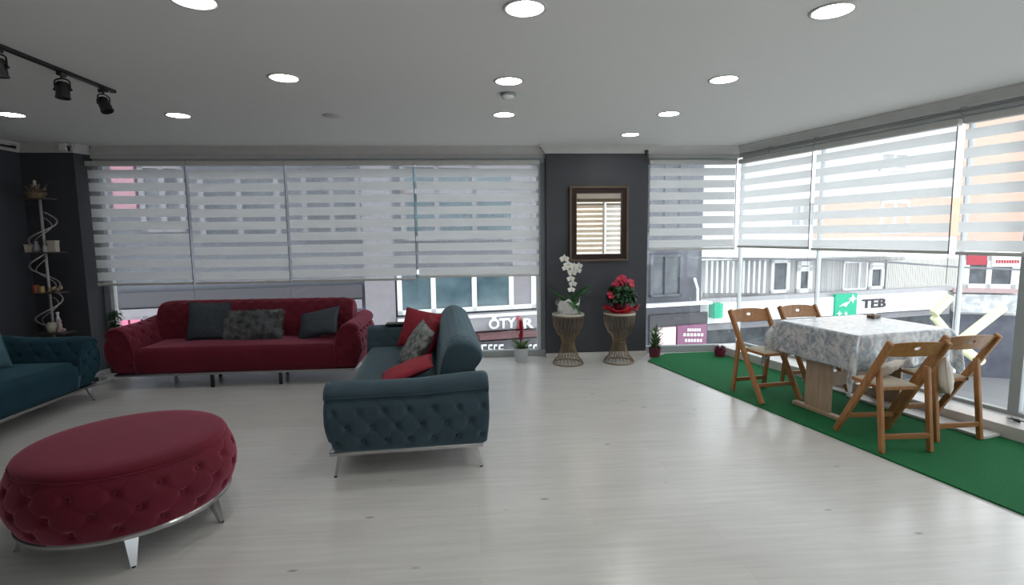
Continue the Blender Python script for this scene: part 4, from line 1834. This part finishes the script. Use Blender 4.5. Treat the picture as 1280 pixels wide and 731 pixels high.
# ------------------------------------------------------------------ spiral shelf
SX, SY = -4.80, 6.26
t = thing('spiral_shelf', 'tall slim spiral metal shelf with four small boards in the dark corner', 'shelf', (SX, SY, 0))
bm = B()
tube(bm, [(0.02, 0, 0.02), (0.02, 0, 2.06)], 0.014, 12)
link('pole', bm, IVORY, t, smooth=True)
bm = B()
lathe(bm, [(0, 0), (0.15, 0), (0.155, 0.01), (0.14, 0.02), (0, 0.022)], 32)
link('base', bm, IVORY, t)
for z0, ph in ((0.55, 2.6), (0.98, 0.4), (1.44, 3.0)):
    for dr in (1,):
        bm = B()
        pts = []
        for k in range(30):
            f = k / 29
            a = ph + f * 1.5 * PI
            r = 0.035 + 0.13 * math.sin(PI * f) ** 0.7
            pts.append((0.02 + r * math.cos(a), r * math.sin(a), z0 + 0.02 + f * 0.42))
        tube(bm, pts, 0.008, 8)
        link('spiral_bar', bm, IVORY, t, smooth=True)
        bm = B()
        pts = [(0.02 + (p[0] - 0.02) * 0.62, p[1] * 0.62, z0 + 0.02 + (p[2] - z0 - 0.02) * 0.86) for p in pts]
        tube(bm, pts, 0.005, 8)
        link('spiral_bar', bm, IVORY, t, smooth=True)
SH = [(0.53, 0.02, 0.17), (0.99, 0.015, 0.15), (1.44, 0.02, 0.165), (2.03, 0.0, 0.13)]
for z, dx, hw in SH:
    bm = B()
    box(bm, dx - hw, -0.10, z - 0.012, dx + hw, 0.10, z, 0.004)
    link('shelf_board', bm, SHELFW, t)


def place(o, x, z, y=-0.03, rzz=0):
    o.location = (SX + x, SY + y, z + 0.0005)
    o.rotation_euler = (0, 0, rzz)
    return o


# top: dried flower basket and figurine
b = thing('dried_flower_basket', 'small basket of dried brown flowers on the top board of the spiral shelf', 'basket', (SX, SY - 0.02, 2.03))
bm = B()
lathe(bm, [(0, 0), (0.07, 0), (0.095, 0.055), (0.10, 0.06), (0.095, 0.065), (0.065, 0.02), (0, 0.02)], 24)
for k in range(5):
    z = 0.008 + 0.011 * k
    r = 0.072 + 0.0052 * k
    tube(bm, [(r * math.cos(2 * PI * q / 24), r * math.sin(2 * PI * q / 24), z) for q in range(24)], 0.005, 6, closed=True)
link('basket', bm, mat('wicker', (0.16, 0.11, 0.06), 0.8), b)
bm = B()
for k in range(90):
    a = rnd.uniform(0, 2 * PI)
    strip_leaf(bm, (rnd.uniform(-0.05, 0.06), rnd.uniform(-0.05, 0.05), rnd.uniform(0.03, 0.09)), a, rnd.uniform(0.03, 0.09), 0.016, 0.5, 4, lift=rnd.uniform(0.2, 1.8))
link('dried_flowers', bm, mat('dried_flower', (0.28, 0.20, 0.13), 0.8, col2=(0.10, 0.07, 0.05), vscale=50), b)['kind'] = 'stuff'
bm = B()
lathe(bm, [(0, 0.06), (0.018, 0.06), (0.014, 0.10), (0.02, 0.13), (0.012, 0.155), (0.016, 0.175), (0.01, 0.195), (0, 0.20)], 14)
link('figure', bm, mat('pale_resin', (0.45, 0.38, 0.32), 0.6), b, smooth=True)

# second board
def small_box(label, x, z, w, h, d, m, lid=None, name='trinket_box'):
    bm = B()
    box(bm, -w / 2, -d / 2, 0, w / 2, d / 2, h, 0.004)
    o = link(name, bm, m)
    tag(o, label, 'box', 'boxes on the spiral shelf')
    bm = B()
    box(bm, -w / 2 - 0.003, -d / 2 - 0.003, h * 0.78, w / 2 + 0.003, d / 2 + 0.003, h + 0.002, 0.003)
    link('lid', bm, lid or m, o)
    return place(o, x, z)


CRB = mat('cream_card', (0.48, 0.44, 0.36), 0.7)
small_box('small cream box on the left end of the second board of the spiral shelf', -0.115, 1.44, 0.07, 0.085, 0.06, CRB)
small_box('taller cream box on the right end of the second board of the spiral shelf', 0.135, 1.44, 0.085, 0.125, 0.06, mat('cream_card_dark', (0.42, 0.38, 0.32), 0.7))
bm = B()
lathe(bm, [(0, 0), (0.03, 0), (0.04, 0.03), (0.028, 0.075), (0.018, 0.10), (0.024, 0.12), (0.018, 0.12), (0.012, 0.10), (0, 0.09)], 20)
o = link('grey_vase', bm, mat('grey_ceramic', (0.22, 0.22, 0.25), 0.4), smooth=True)
place(tag(o, 'small grey vase left of the pole on the second board of the spiral shelf', 'vase'), -0.045, 1.44)
bm = B()
lathe(bm, [(0, 0), (0.026, 0), (0.028, 0.004), (0.028, 0.07), (0.025, 0.07), (0.024, 0.01), (0, 0.01)], 20)
o = link('mug', bm, mat('pale_ceramic', (0.5, 0.48, 0.5), 0.4))
bm = B()
tube(bm, [(0.026, 0, 0.055), (0.045, 0, 0.05), (0.047, 0, 0.03), (0.027, 0, 0.018)], 0.004, 6)
link('handle', bm, MATS['pale_ceramic'], o)
place(tag(o, 'pale mug right of the pole on the second board of the spiral shelf', 'mug'), 0.055, 1.44)


def candle(label, x, z, r, h, m):
    bm = B()
    lathe(bm, [(0, 0), (r, 0), (r, h - 0.004), (r - 0.004, h), (r * 0.6, h - 0.006), (0, h - 0.008)], 24)
    o = link('candle', bm, m)
    bm = B()
    tube(bm, [(0, 0, h - 0.009), (0.001, 0, h + 0.008)], 0.0015, 5)
    link('wick', bm, BLACKP, o)
    return place(tag(o, label, 'candle', 'candles on the spiral shelf'), x, z)


candle('brick red candle on the third board of the spiral shelf', -0.10, 0.99, 0.032, 0.085, mat('brick_wax', (0.24, 0.06, 0.035), 0.5))
candle('yellow candle right of the brick red one on the spiral shelf', -0.035, 0.99, 0.027, 0.07, mat('yellow_wax', (0.36, 0.30, 0.10), 0.5))
b = thing('seashell_pile', 'brownish shell ornament on the right of the third board of the spiral shelf', 'ornament', (SX + 0.09, SY - 0.03, 0.99))
for k in range(6):
    bm = B()
    r = 0.02
    lathe(bm, [(0, -0.02), (0.012, -0.016), (0.02, 0.0), (0.013, 0.016), (0.004, 0.03), (0, 0.034)], 12, mtx=Matrix.Translation((-0.045 + 0.022 * k, 0.012 * (k % 2), 0.021 + 0.012 * (k % 3))) @ Matrix.Rotation(k * 1.1, 4, 'X'))
    link('shell', bm, mat('shell_brown', (0.30, 0.22, 0.14), 0.5), b, smooth=True)
# bottom visible board
bm = B()
lathe(bm, [(0, 0), (0.03, 0), (0.05, 0.03), (0.055, 0.07), (0.045, 0.105), (0.036, 0.12), (0.03, 0.12), (0.03, 0.10), (0, 0.09)], 28)
o = link('cream_vase', bm, mat('cream_ceramic', (0.48, 0.45, 0.36), 0.45), smooth=True)
place(tag(o, 'round cream vase on the lowest visible board of the spiral shelf', 'vase'), 0.03, 0.53)
bm = B()
lathe(bm, [(0, 0), (0.02, 0), (0.021, 0.005), (0.02, 0.15), (0.012, 0.17), (0.012, 0.20), (0.016, 0.205), (0.016, 0.225), (0, 0.226)], 20)
o = link('white_bottle', bm, mat('white_ceramic', (0.66, 0.66, 0.68), 0.35), smooth=False)
place(tag(o, 'slim white bottle behind the cream vase on the spiral shelf', 'bottle'), 0.045, 0.53, y=0.045)
bm = B()
lathe(bm, [(0, 0), (0.035, 0), (0.03, 0.03), (0.018, 0.07), (0.022, 0.09), (0.014, 0.11), (0.02, 0.13), (0.012, 0.155), (0, 0.16)], 18)
sphere(bm, (0.035, 0, 0.03), 0.022, n=10, m=6)
o = link('pink_figurine', bm, mat('pink_ceramic', (0.46, 0.33, 0.36), 0.4), smooth=True)
place(tag(o, 'pale pink figurine right of the cream vase on the spiral shelf', 'figurine'), 0.115, 0.53)

# ------------------------------------------------------------------ outside: the street and the buildings
UP = Vector((0, 0, 1))


class Facade:
    def __init__(s, p0, ang):
        s.u = Vector((math.cos(ang), math.sin(ang), 0))
        s.n = Vector((math.sin(ang), -math.cos(ang), 0))      # towards the room
        s.p0 = Vector(p0)
        m = Matrix((s.u, -s.n, UP)).transposed().to_4x4()
        m.translation = s.p0
        s.m = m

    def uz(s, px, py):
        q = hit(px, py, s.p0, s.n)
        return (q - s.p0).dot(s.u), q.z

    def shifted(s, off):
        q = object.__new__(Facade)
        q.u, q.n, q.m = s.u, s.n, s.m
        q.p0 = s.p0 + s.n * off
        return q

    def rect(s, px0, py0, px1, py1):
        """facade coordinates of the rectangle whose left edge is centred at px0 and right at px1"""
        my = (py0 + py1) / 2
        mx = (px0 + px1) / 2
        return s.uz(px0, my)[0], s.uz(px1, my)[0], s.uz(mx, py1)[1], s.uz(mx, py0)[1]

    def box(s, bm, r, y0, y1, bev=0.0):
        box(bm, r[0], y0, r[2], r[1], y1, r[3], bev, 2, s.m)


def text_obj(name, body, height, m, parent, origin, mtx, bold=0.0, depth=0.01, width=None):
    c = bpy.data.curves.new('text', 'FONT')
    c.body = body
    c.size = 1
    c.offset = bold
    c.extrude = depth
    o = bpy.data.objects.new('text', c)
    COL.objects.link(o)
    dg = bpy.context.evaluated_depsgraph_get()
    me = bpy.data.meshes.new_from_object(o.evaluated_get(dg))
    bpy.data.objects.remove(o)
    xs = [v.co.x for v in me.vertices]
    ys = [v.co.y for v in me.vertices if True]
    x0, x1, y0, y1 = min(xs), max(xs), min(ys), max(ys)
    # height refers to a capital letter
    sc = height / 0.70
    sx = (width / (x1 - x0)) if width else sc
    T = mtx @ Matrix.Translation(Vector(origin)) @ Matrix.Rotation(PI / 2, 4, 'X') @ Matrix.Diagonal((sx, sc, 1, 1)) @ Matrix.Translation((-x0, 0, 0))
    me.transform(T)
    q = parent
    off = Vector((0, 0, 0))
    while q is not None:
        off += q.location
        q = q.parent
    me.transform(Matrix.Translation(-off))
    me.materials.clear()
    me.materials.append(m)
    ob = bpy.data.objects.new(name, me)
    COL.objects.link(ob)
    ob.parent = parent
    return ob


GREYB = mat('grey_render', (0.105, 0.107, 0.125), 0.8, bump=0.05, bscale=20)
LILAC = mat('pale_lilac_render', (0.24, 0.22, 0.235), 0.8)
WHITEB = mat('white_render', (0.80, 0.79, 0.77), 0.8)
PEACH = mat('peach_render', (0.78, 0.46, 0.33), 0.8)
DKB = mat('dark_band', (0.065, 0.06, 0.068), 0.7, bump=0.1, bscale=40)
PANE = mat('far_window_glass', (0.05, 0.085, 0.10), 0.12, spec=0.6, col2=(0.10, 0.15, 0.17), vscale=2.5)
PANED = mat('far_window_dark', (0.05, 0.055, 0.065), 0.15, spec=0.5, col2=(0.11, 0.12, 0.13), vscale=3)
FRW = mat('far_frame_white', (0.80, 0.80, 0.80), 0.5)
SIGNW = mat('sign_white', (0.85, 0.86, 0.84), 0.5)
SIGNG = mat('sign_grey', (0.26, 0.25, 0.265), 0.5)
PINKS = mat('sign_pink', (0.60, 0.16, 0.26), 0.5)
MAG = mat('sign_magenta', (0.22, 0.08, 0.15), 0.5)
REDS = mat('sign_red', (0.45, 0.05, 0.07), 0.5)
TEALS = mat('sign_green', (0.02, 0.45, 0.26), 0.5)
BROWNR = mat('awning_red_brown', (0.11, 0.045, 0.048), 0.7)
PALEY = mat('pale_yellow_plastic', (0.62, 0.60, 0.38), 0.5)
CURT = mat('far_curtain', (0.52, 0.50, 0.48), 0.8, col2=(0.30, 0.30, 0.31), vscale=5, stretch=(4, 4, 0.05))

bm = B()
box(bm, -40, 7.2, -4.2, 60, 60, -4.0)
struct('street_ground', bm, mat('asphalt', (0.20, 0.20, 0.205), 0.9, bump=0.2, bscale=30))

# grey building straight across
G = Facade((0.0, 10.6, 0), R(13))
g0 = G.uz(-160, 300)[0]
g1 = G.uz(877, 330)[0]
gb = thing('grey_building', 'grey rendered building across the street behind the left and middle windows', 'building', (0, 10.6, -4.0))
bm = B()
box(bm, g0, 0, -4.0, g1, 5.0, 4.4, mtx=G.m)
link('wall', bm, GREYB, gb, world=True)


def far_panel(F_, parent, name, px, depth, m, y1=0.02, bev=0.0):
    bm = B()
    F_.box(bm, F_.shifted(depth).rect(*px), -depth, y1, bev)
    return link(name, bm, m, parent, world=True)


def far_window(F_, parent, px, divs=(), fr=0.07, m=PANE, fm=None, horiz=()):
    F_s = F_
    r = F_.rect(*px)
    bm = B()
    a, b, z0, z1 = r
    for q in ((a, a + fr, z0, z1), (b - fr, b, z0, z1), (a, b, z0, z0 + fr), (a, b, z1 - fr, z1)):
        F_.box(bm, q, -0.08, 0.02)
    for d in divs:
        u = F_.uz(d, (px[1] + px[3]) / 2)[0]
        F_.box(bm, (u - fr / 2, u + fr / 2, z0, z1), -0.08, 0.02)
    for h in horiz:
        zz = F_.uz((px[0] + px[2]) / 2, h)[1]
        F_.box(bm, (a, b, zz - fr / 2, zz + fr / 2), -0.08, 0.02)
    f = link('window', bm, fm or FRW, parent, world=True)
    bm = B()
    F_.box(bm, (a + fr * 0.5, b - fr * 0.5, z0 + fr * 0.5, z1 - fr * 0.5), -0.03, 0.01)
    link('pane', bm, m, f, world=True)
    return f


far_panel(G, gb, 'pale_pier', (454, 150, 492, 470), 0.10, LILAC)
far_panel(G, gb, 'pale_panel', (640, 150, 700, 384), 0.05, LILAC)
far_window(G, gb, (496, 335, 668, 389), (541, 592, 638), 0.09)
far_window(G, gb, (500, 205, 668, 300), (545, 592, 640), 0.09, horiz=(240,), fm=LILAC)
far_window(G, gb, (378, 215, 450, 300), (415,), 0.08, m=PANED, fm=LILAC)
far_window(G, gb, (250, 215, 350, 300), (300,), 0.08, m=PANED, fm=LILAC)
far_panel(G, gb, 'pink_banner', (140, 205, 168, 262), 0.10, mat('banner_pale_pink', (0.42, 0.20, 0.24), 0.7))
far_panel(G, gb, 'white_pipe', (129, 190, 133, 410), 0.12, FRW)
far_window(G, gb, (176, 205, 232, 290), (205,), 0.08, m=PANED, fm=LILAC)
far_window(G, gb, (811, 318, 850, 370), (830,), 0.05, m=PANED, fm=GREYB)
far_window(G, gb, (811, 200, 850, 290), (830,), 0.05, m=PANED, fm=GREYB)
far_panel(G, gb, 'dark_band', (148, 361, 453, 379), 0.08, DKB)
far_panel(G, gb, 'white_ledge', (497, 388, 890, 391.5), 0.25, FRW)
far_panel(G, gb, 'pale_ledge', (140, 381, 453, 393), 0.12, LILAC)
for i, (a, b) in enumerate(((150, 160), (163, 176), (179, 186), (188, 198))):
    far_panel(G, gb, 'pink_sign_block', (a, 395, b, 414), 0.12, PINKS if i != 2 else SIGNG)
bs = thing('grey_shop_sign', 'grey shop sign with bold white letters seen beyond the back window', 'sign', tuple(hit(640, 405, G.p0, G.n)))
G2 = G.shifted(0.23)
G4 = G.shifted(0.4)
r = G2.rect(497, 393, 676, 415)
bm = B()
G.box(bm, r, -0.22, -0.02)
link('sign_board', bm, SIGNG, bs, world=True)
u0, z0 = G2.uz(611, 411)
u1, _ = G2.uz(645, 411)
zc = G2.uz(625, 398)[1]
text_obj('lettering', 'ÖTY', zc - z0, FRW, bs, (u0, -0.235, z0), G.m, bold=0.035, width=u1 - u0)
ua, za = G2.uz(646, 410)
ub, _ = G2.uz(651, 410)
text_obj('lettering', 'İ', zc - z0, REDS, bs, (ua, -0.235, za), G.m, bold=0.035, width=ub - ua)
ua, za = G2.uz(654, 410)
ub, _ = G2.uz(667, 410)
text_obj('lettering', 'R', zc - z0, FRW, bs, (ua, -0.235, za), G.m, bold=0.035, width=ub - ua)
far_panel(G, gb, 'red_awning', (600, 417, 672, 423), 0.5, BROWNR)
sg = thing('lower_shop_sign', 'dark lower shop sign with white letters low beyond the back window', 'sign', tuple(hit(640, 435, G.p0, G.n)))
bm = B()
G.box(bm, G4.rect(590, 425, 674, 445), -0.4, -0.02)
link('sign_board', bm, DKB, sg, world=True)
for k, (a, b) in enumerate(((601, 608), (610, 615), (617, 621), (623, 629), (660, 664), (666, 671))):
    bm = B()
    q = G4.rect(a, 430, b, 438)
    w = q[1] - q[0]
    h = q[3] - q[2]
    G.box(bm, (q[0], q[0] + w * 0.3, q[2], q[3]), -0.43, -0.39)
    G.box(bm, (q[0], q[1], q[3] - h * 0.28, q[3]), -0.43, -0.39)
    if k % 2:
        G.box(bm, (q[0], q[1], q[2], q[2] + h * 0.28), -0.43, -0.39)
    link('letter', bm, FRW, sg, world=True)
far_panel(G, gb, 'dark_shopfront', (812, 392, 884, 440), 0.06, DKB)
mp_ = thing('magenta_poster', 'magenta poster with white writing beyond the window right of the pillar', 'poster', tuple(hit(860, 418, G.p0, G.n)))
bm = B()
G.box(bm, G.rect(843, 405, 879, 430), -0.12, -0.06)
link('panel', bm, MAG, mp_, world=True)
for k, (a, b, y) in enumerate(((855, 872, 411), (850, 876, 417), (852, 874, 424))):
    bm = B()
    nl = 6
    for i in range(nl):
        x0 = a + (b - a) * i / nl
        q = G.rect(x0, y - 1.6, x0 + (b - a) / nl * 0.62, y + 1.8)
        G.box(bm, q, -0.14, -0.11)
    link('lettering', bm, FRW, mp_, world=True)
bm = B()
G.box(bm, G.rect(820, 408, 841, 432), -0.12, -0.06)
tag(link('pale_poster', bm, mat('poster_pale_pink', (0.68, 0.52, 0.52), 0.6)), 'pale pink poster left of the magenta one beyond the window', 'poster')
bm = B()
q0 = hit(868, 376, G.p0, G.n)
q1 = hit(868, 360, G.p0, G.n)
q2 = hit(864, 347, G.p0, G.n)
for q in (q0, q1, q2):
    q += G.n * 0.12
tube(bm, [q0, q1, q2], 0.03, 8)
link('drain_pipe', bm, FRW, gb, world=True)

# white building further right
Wf = Facade((9.6, 17.0, 0), R(11.6))
wb = thing('white_building', 'bright white building with a peach band seen through the right windows', 'building', (9.6, 17.0, -4))
w0 = Wf.uz(868, 330)[0]
w1 = Wf.uz(1193, 340)[0]
bm = B()
box(bm, w0, 0, -4.0, w1, 6.0, 7.0, mtx=Wf.m)
link('wall', bm, WHITEB, wb, world=True)
far_panel(Wf, wb, 'peach_band', (1020, 246, 1216, 296), 0.05, PEACH)
for px in ((1098, 250, 1134, 292),):
    far_window(Wf, wb, px, (1116,), 0.12, m=CURT)
far_window(Wf, wb, (1098, 190, 1134, 214), (1116,), 0.10, m=CURT)
far_window(Wf, wb, (985, 250, 1018, 285), (1000,), 0.10, m=CURT)
far_window(Wf, wb, (1222, 240, 1276, 275), (1262,), 0.10, m=CURT)
far_panel(Wf, wb, 'balcony_ceiling', (872, 314, 1134, 322), 0.7, FRW)
far_panel(Wf, wb, 'recess', (880, 324, 1130, 366), 0.02, CURT)
far_window(Wf, wb, (962, 324, 985, 366), (), 0.12, m=PANED)
far_window(Wf, wb, (994, 326, 1013, 366), (), 0.16, m=PANED, horiz=(336,))
far_window(Wf, wb, (1084, 328, 1103, 362), (), 0.14, m=PANED, horiz=(334,))
far_window(Wf, wb, (1052, 326, 1082, 362), (1072,), 0.06, m=CURT)
for k in range(12):
    x = 882 + k * 6.6
    far_panel(Wf, wb, 'balcony_slat', (x, 326, x + 2.6, 366), 0.35, FRW)
far_panel(Wf, wb, 'balcony_sill', (872, 366, 1190, 371), 0.4, mat('sill_grey', (0.40, 0.39, 0.40), 0.7))
bm = B()
r = Wf.rect(1104, 324, 1192, 364)
nn = 40
for k in range(nn):
    a = r[0] + (r[1] - r[0]) * k / nn
    w = (r[1] - r[0]) / nn
    Wf.box(bm, (a, a + w * 0.62, r[2], r[3]), -0.14, 0.0)
Wf.box(bm, r, -0.10, 0.0)
link('corrugated_panel', bm, mat('corrugated_cream', (0.62, 0.61, 0.57), 0.6), wb, world=True)
far_panel(Wf, wb, 'shopfront', (872, 396, 1192, 520), 0.03, PANED)
far_panel(Wf, wb, 'grey_underband', (872, 396, 1186, 403), 0.5, SIGNG)
sg = thing('bank_sign', 'long white bank sign with a green square and dark letters beyond the table', 'sign', tuple(hit(1050, 383, Wf.p0, Wf.n)))
bm = B()
W6 = Wf.shifted(0.6)
Wf.box(bm, W6.rect(884, 372, 1183, 395), -0.6, -0.05)
link('sign_board', bm, SIGNW, sg, world=True)
bm = B()
r = W6.rect(1042, 367, 1069, 395.5)
Wf.box(bm, r, -0.66, -0.55)
sq = link('green_square', bm, TEALS, sg, world=True)
bm = B()
gw, gh = r[1] - r[0], r[3] - r[2]


def blob(bm, cx, cz, pts):
    vs = [Vector((r[0] + gw * (cx + a), r[2] + gh * (cz + b))) for a, b in pts]
    prism(bm, [(v.x, v.y) for v in vs], 0, 0.03, Wf.m @ Matrix.Translation((0, -0.655, 0)) @ Matrix.Rotation(PI / 2, 4, 'X'))


def star4(s):
    return [(s * math.cos(k * PI / 4) * (1 if k % 2 == 0 else 0.42), s * math.sin(k * PI / 4) * (1 if k % 2 == 0 else 0.42)) for k in range(8)]


def bird(s):
    return [(-s, -0.25 * s), (-0.3 * s, 0.25 * s), (0.2 * s, 0.45 * s), (s, 0.55 * s), (0.45 * s, 0.0), (0.25 * s, -0.35 * s), (-0.3 * s, -0.1 * s)]


blob(bm, 0.78, 0.78, star4(0.20))
blob(bm, 0.42, 0.52, bird(0.24))
blob(bm, 0.20, 0.16, star4(0.13))
blob(bm, 0.50, 0.14, star4(0.10))
blob(bm, 0.72, 0.70, bird(0.14))
link('star_emblem', bm, FRW, sq, world=True)
u0, z0 = W6.uz(1076.5, 385)
u1, _ = W6.uz(1106, 385)
zt = W6.uz(1090, 373.5)[1]
text_obj('lettering', 'TEB', zt - z0, mat('sign_letters_dark', (0.035, 0.03, 0.045), 0.5), sg, (u0, -0.63, z0), Wf.m, bold=0.02, width=u1 - u0)
bm = B()
r2 = W6.rect(886, 378, 896, 396)
Wf.box(bm, r2, -0.9, -0.6)
o = link('small_green_sign', bm, TEALS)
tag(o, 'small green box sign at the left end of the white bank sign', 'sign')

# third facade turning towards the room
q3 = Wf.p0 + Wf.u * (w1 + 0.02)
T3 = Facade((q3.x, q3.y, 0), R(-22))
tb_ = thing('corner_building', 'pale corner building with dark windows at the right edge of the view', 'building', (T3.p0.x, T3.p0.y, -4))
t1 = T3.uz(1420, 350)[0]
bm = B()
A_ = T3.p0
poly3 = [A_, A_ + T3.u * t1, A_ + T3.u * t1 - T3.n * 5, A_ - Wf.n * 6]
prism(bm, [(q.x, q.y) for q in poly3], -4, T3.uz(1240, 310)[1])
link('wall', bm, WHITEB, tb_, world=True)
bm = B()
prism(bm, [(q.x, q.y) for q in poly3], T3.uz(1240, 310)[1], 7)
link('upper_wall', bm, PEACH, tb_, world=True)
far_window(T3, tb_, (1204, 320, 1270, 360), (1235,), 0.16, m=PANED)
far_panel(T3, tb_, 'red_panel', (1209, 318, 1234, 331), 0.12, REDS)
sgo = thing('notice_sign', 'small white sign with red writing on the corner building', 'sign', tuple(hit(1254, 327, T3.p0, T3.n)))
bm = B()
T3.box(bm, T3.rect(1237, 320, 1273, 333), -0.2, -0.08)
link('sign_board', bm, SIGNW, sgo, world=True)
bm = B()
for i in range(9):
    x0 = 1241 + 3.3 * i
    T3.box(bm, T3.rect(x0, 324.5, x0 + 2.2, 328.5), -0.22, -0.19)
link('lettering', bm, REDS, sgo, world=True)
far_panel(T3, tb_, 'rosy_ledge', (1192, 361, 1276, 366), 0.35, mat('rosy_stone', (0.50, 0.36, 0.36), 0.7))
far_panel(T3, tb_, 'mottled_sign_band', (1192, 368, 1276, 391), 0.3, mat('mottled_white', (0.72, 0.72, 0.71), 0.6, col2=(0.42, 0.43, 0.44), vscale=4))
far_panel(T3, tb_, 'dark_shopfront', (1190, 394, 1290, 520), 0.1, mat('shop_dark_violet', (0.06, 0.06, 0.085), 0.4, col2=(0.10, 0.10, 0.13), vscale=2))

# pale yellow tube frame in the street
yt = thing('yellow_tube_sculpture', 'pale yellow thick tubes forming an angled frame outside the right window', 'sign frame', tuple(Vector(hit(1200, 420, (0, 9.5, 0), Vector((0, -1, 0))))))
PL0 = (0, 9.5, 0)
NN = Vector((0, -1, 0))


def yh(px, py, dy=0.0):
    return hit(px, py, (0, 9.5 + dy, 0), NN)


for pts, rr in (([yh(1254, 384), yh(1200, 426)], 0.085), ([yh(1168, 396), yh(1183, 414), yh(1196, 430)], 0.075), ([yh(1167, 392), yh(1188, 371)], 0.08), ([yh(1196, 430), yh(1226, 452)], 0.09)):
    bm = B()
    tube(bm, pts, rr, 14)
    link('tube', bm, PALEY, yt, world=True, smooth=False)
# overhead street cable
bm = B()
pts = [hit(x, y, (0, 9.0, 0), NN) for x, y in ((860, 322), (1020, 324), (1110, 327.5), (1200, 334), (1300, 338), (1400, 338))]
tube(bm, pts, 0.02, 6)
tag(link('overhead_cable', bm, mat('cable_dark', (0.15, 0.15, 0.16), 0.6)), 'dark overhead street cable crossing just below the right blinds', 'cable')
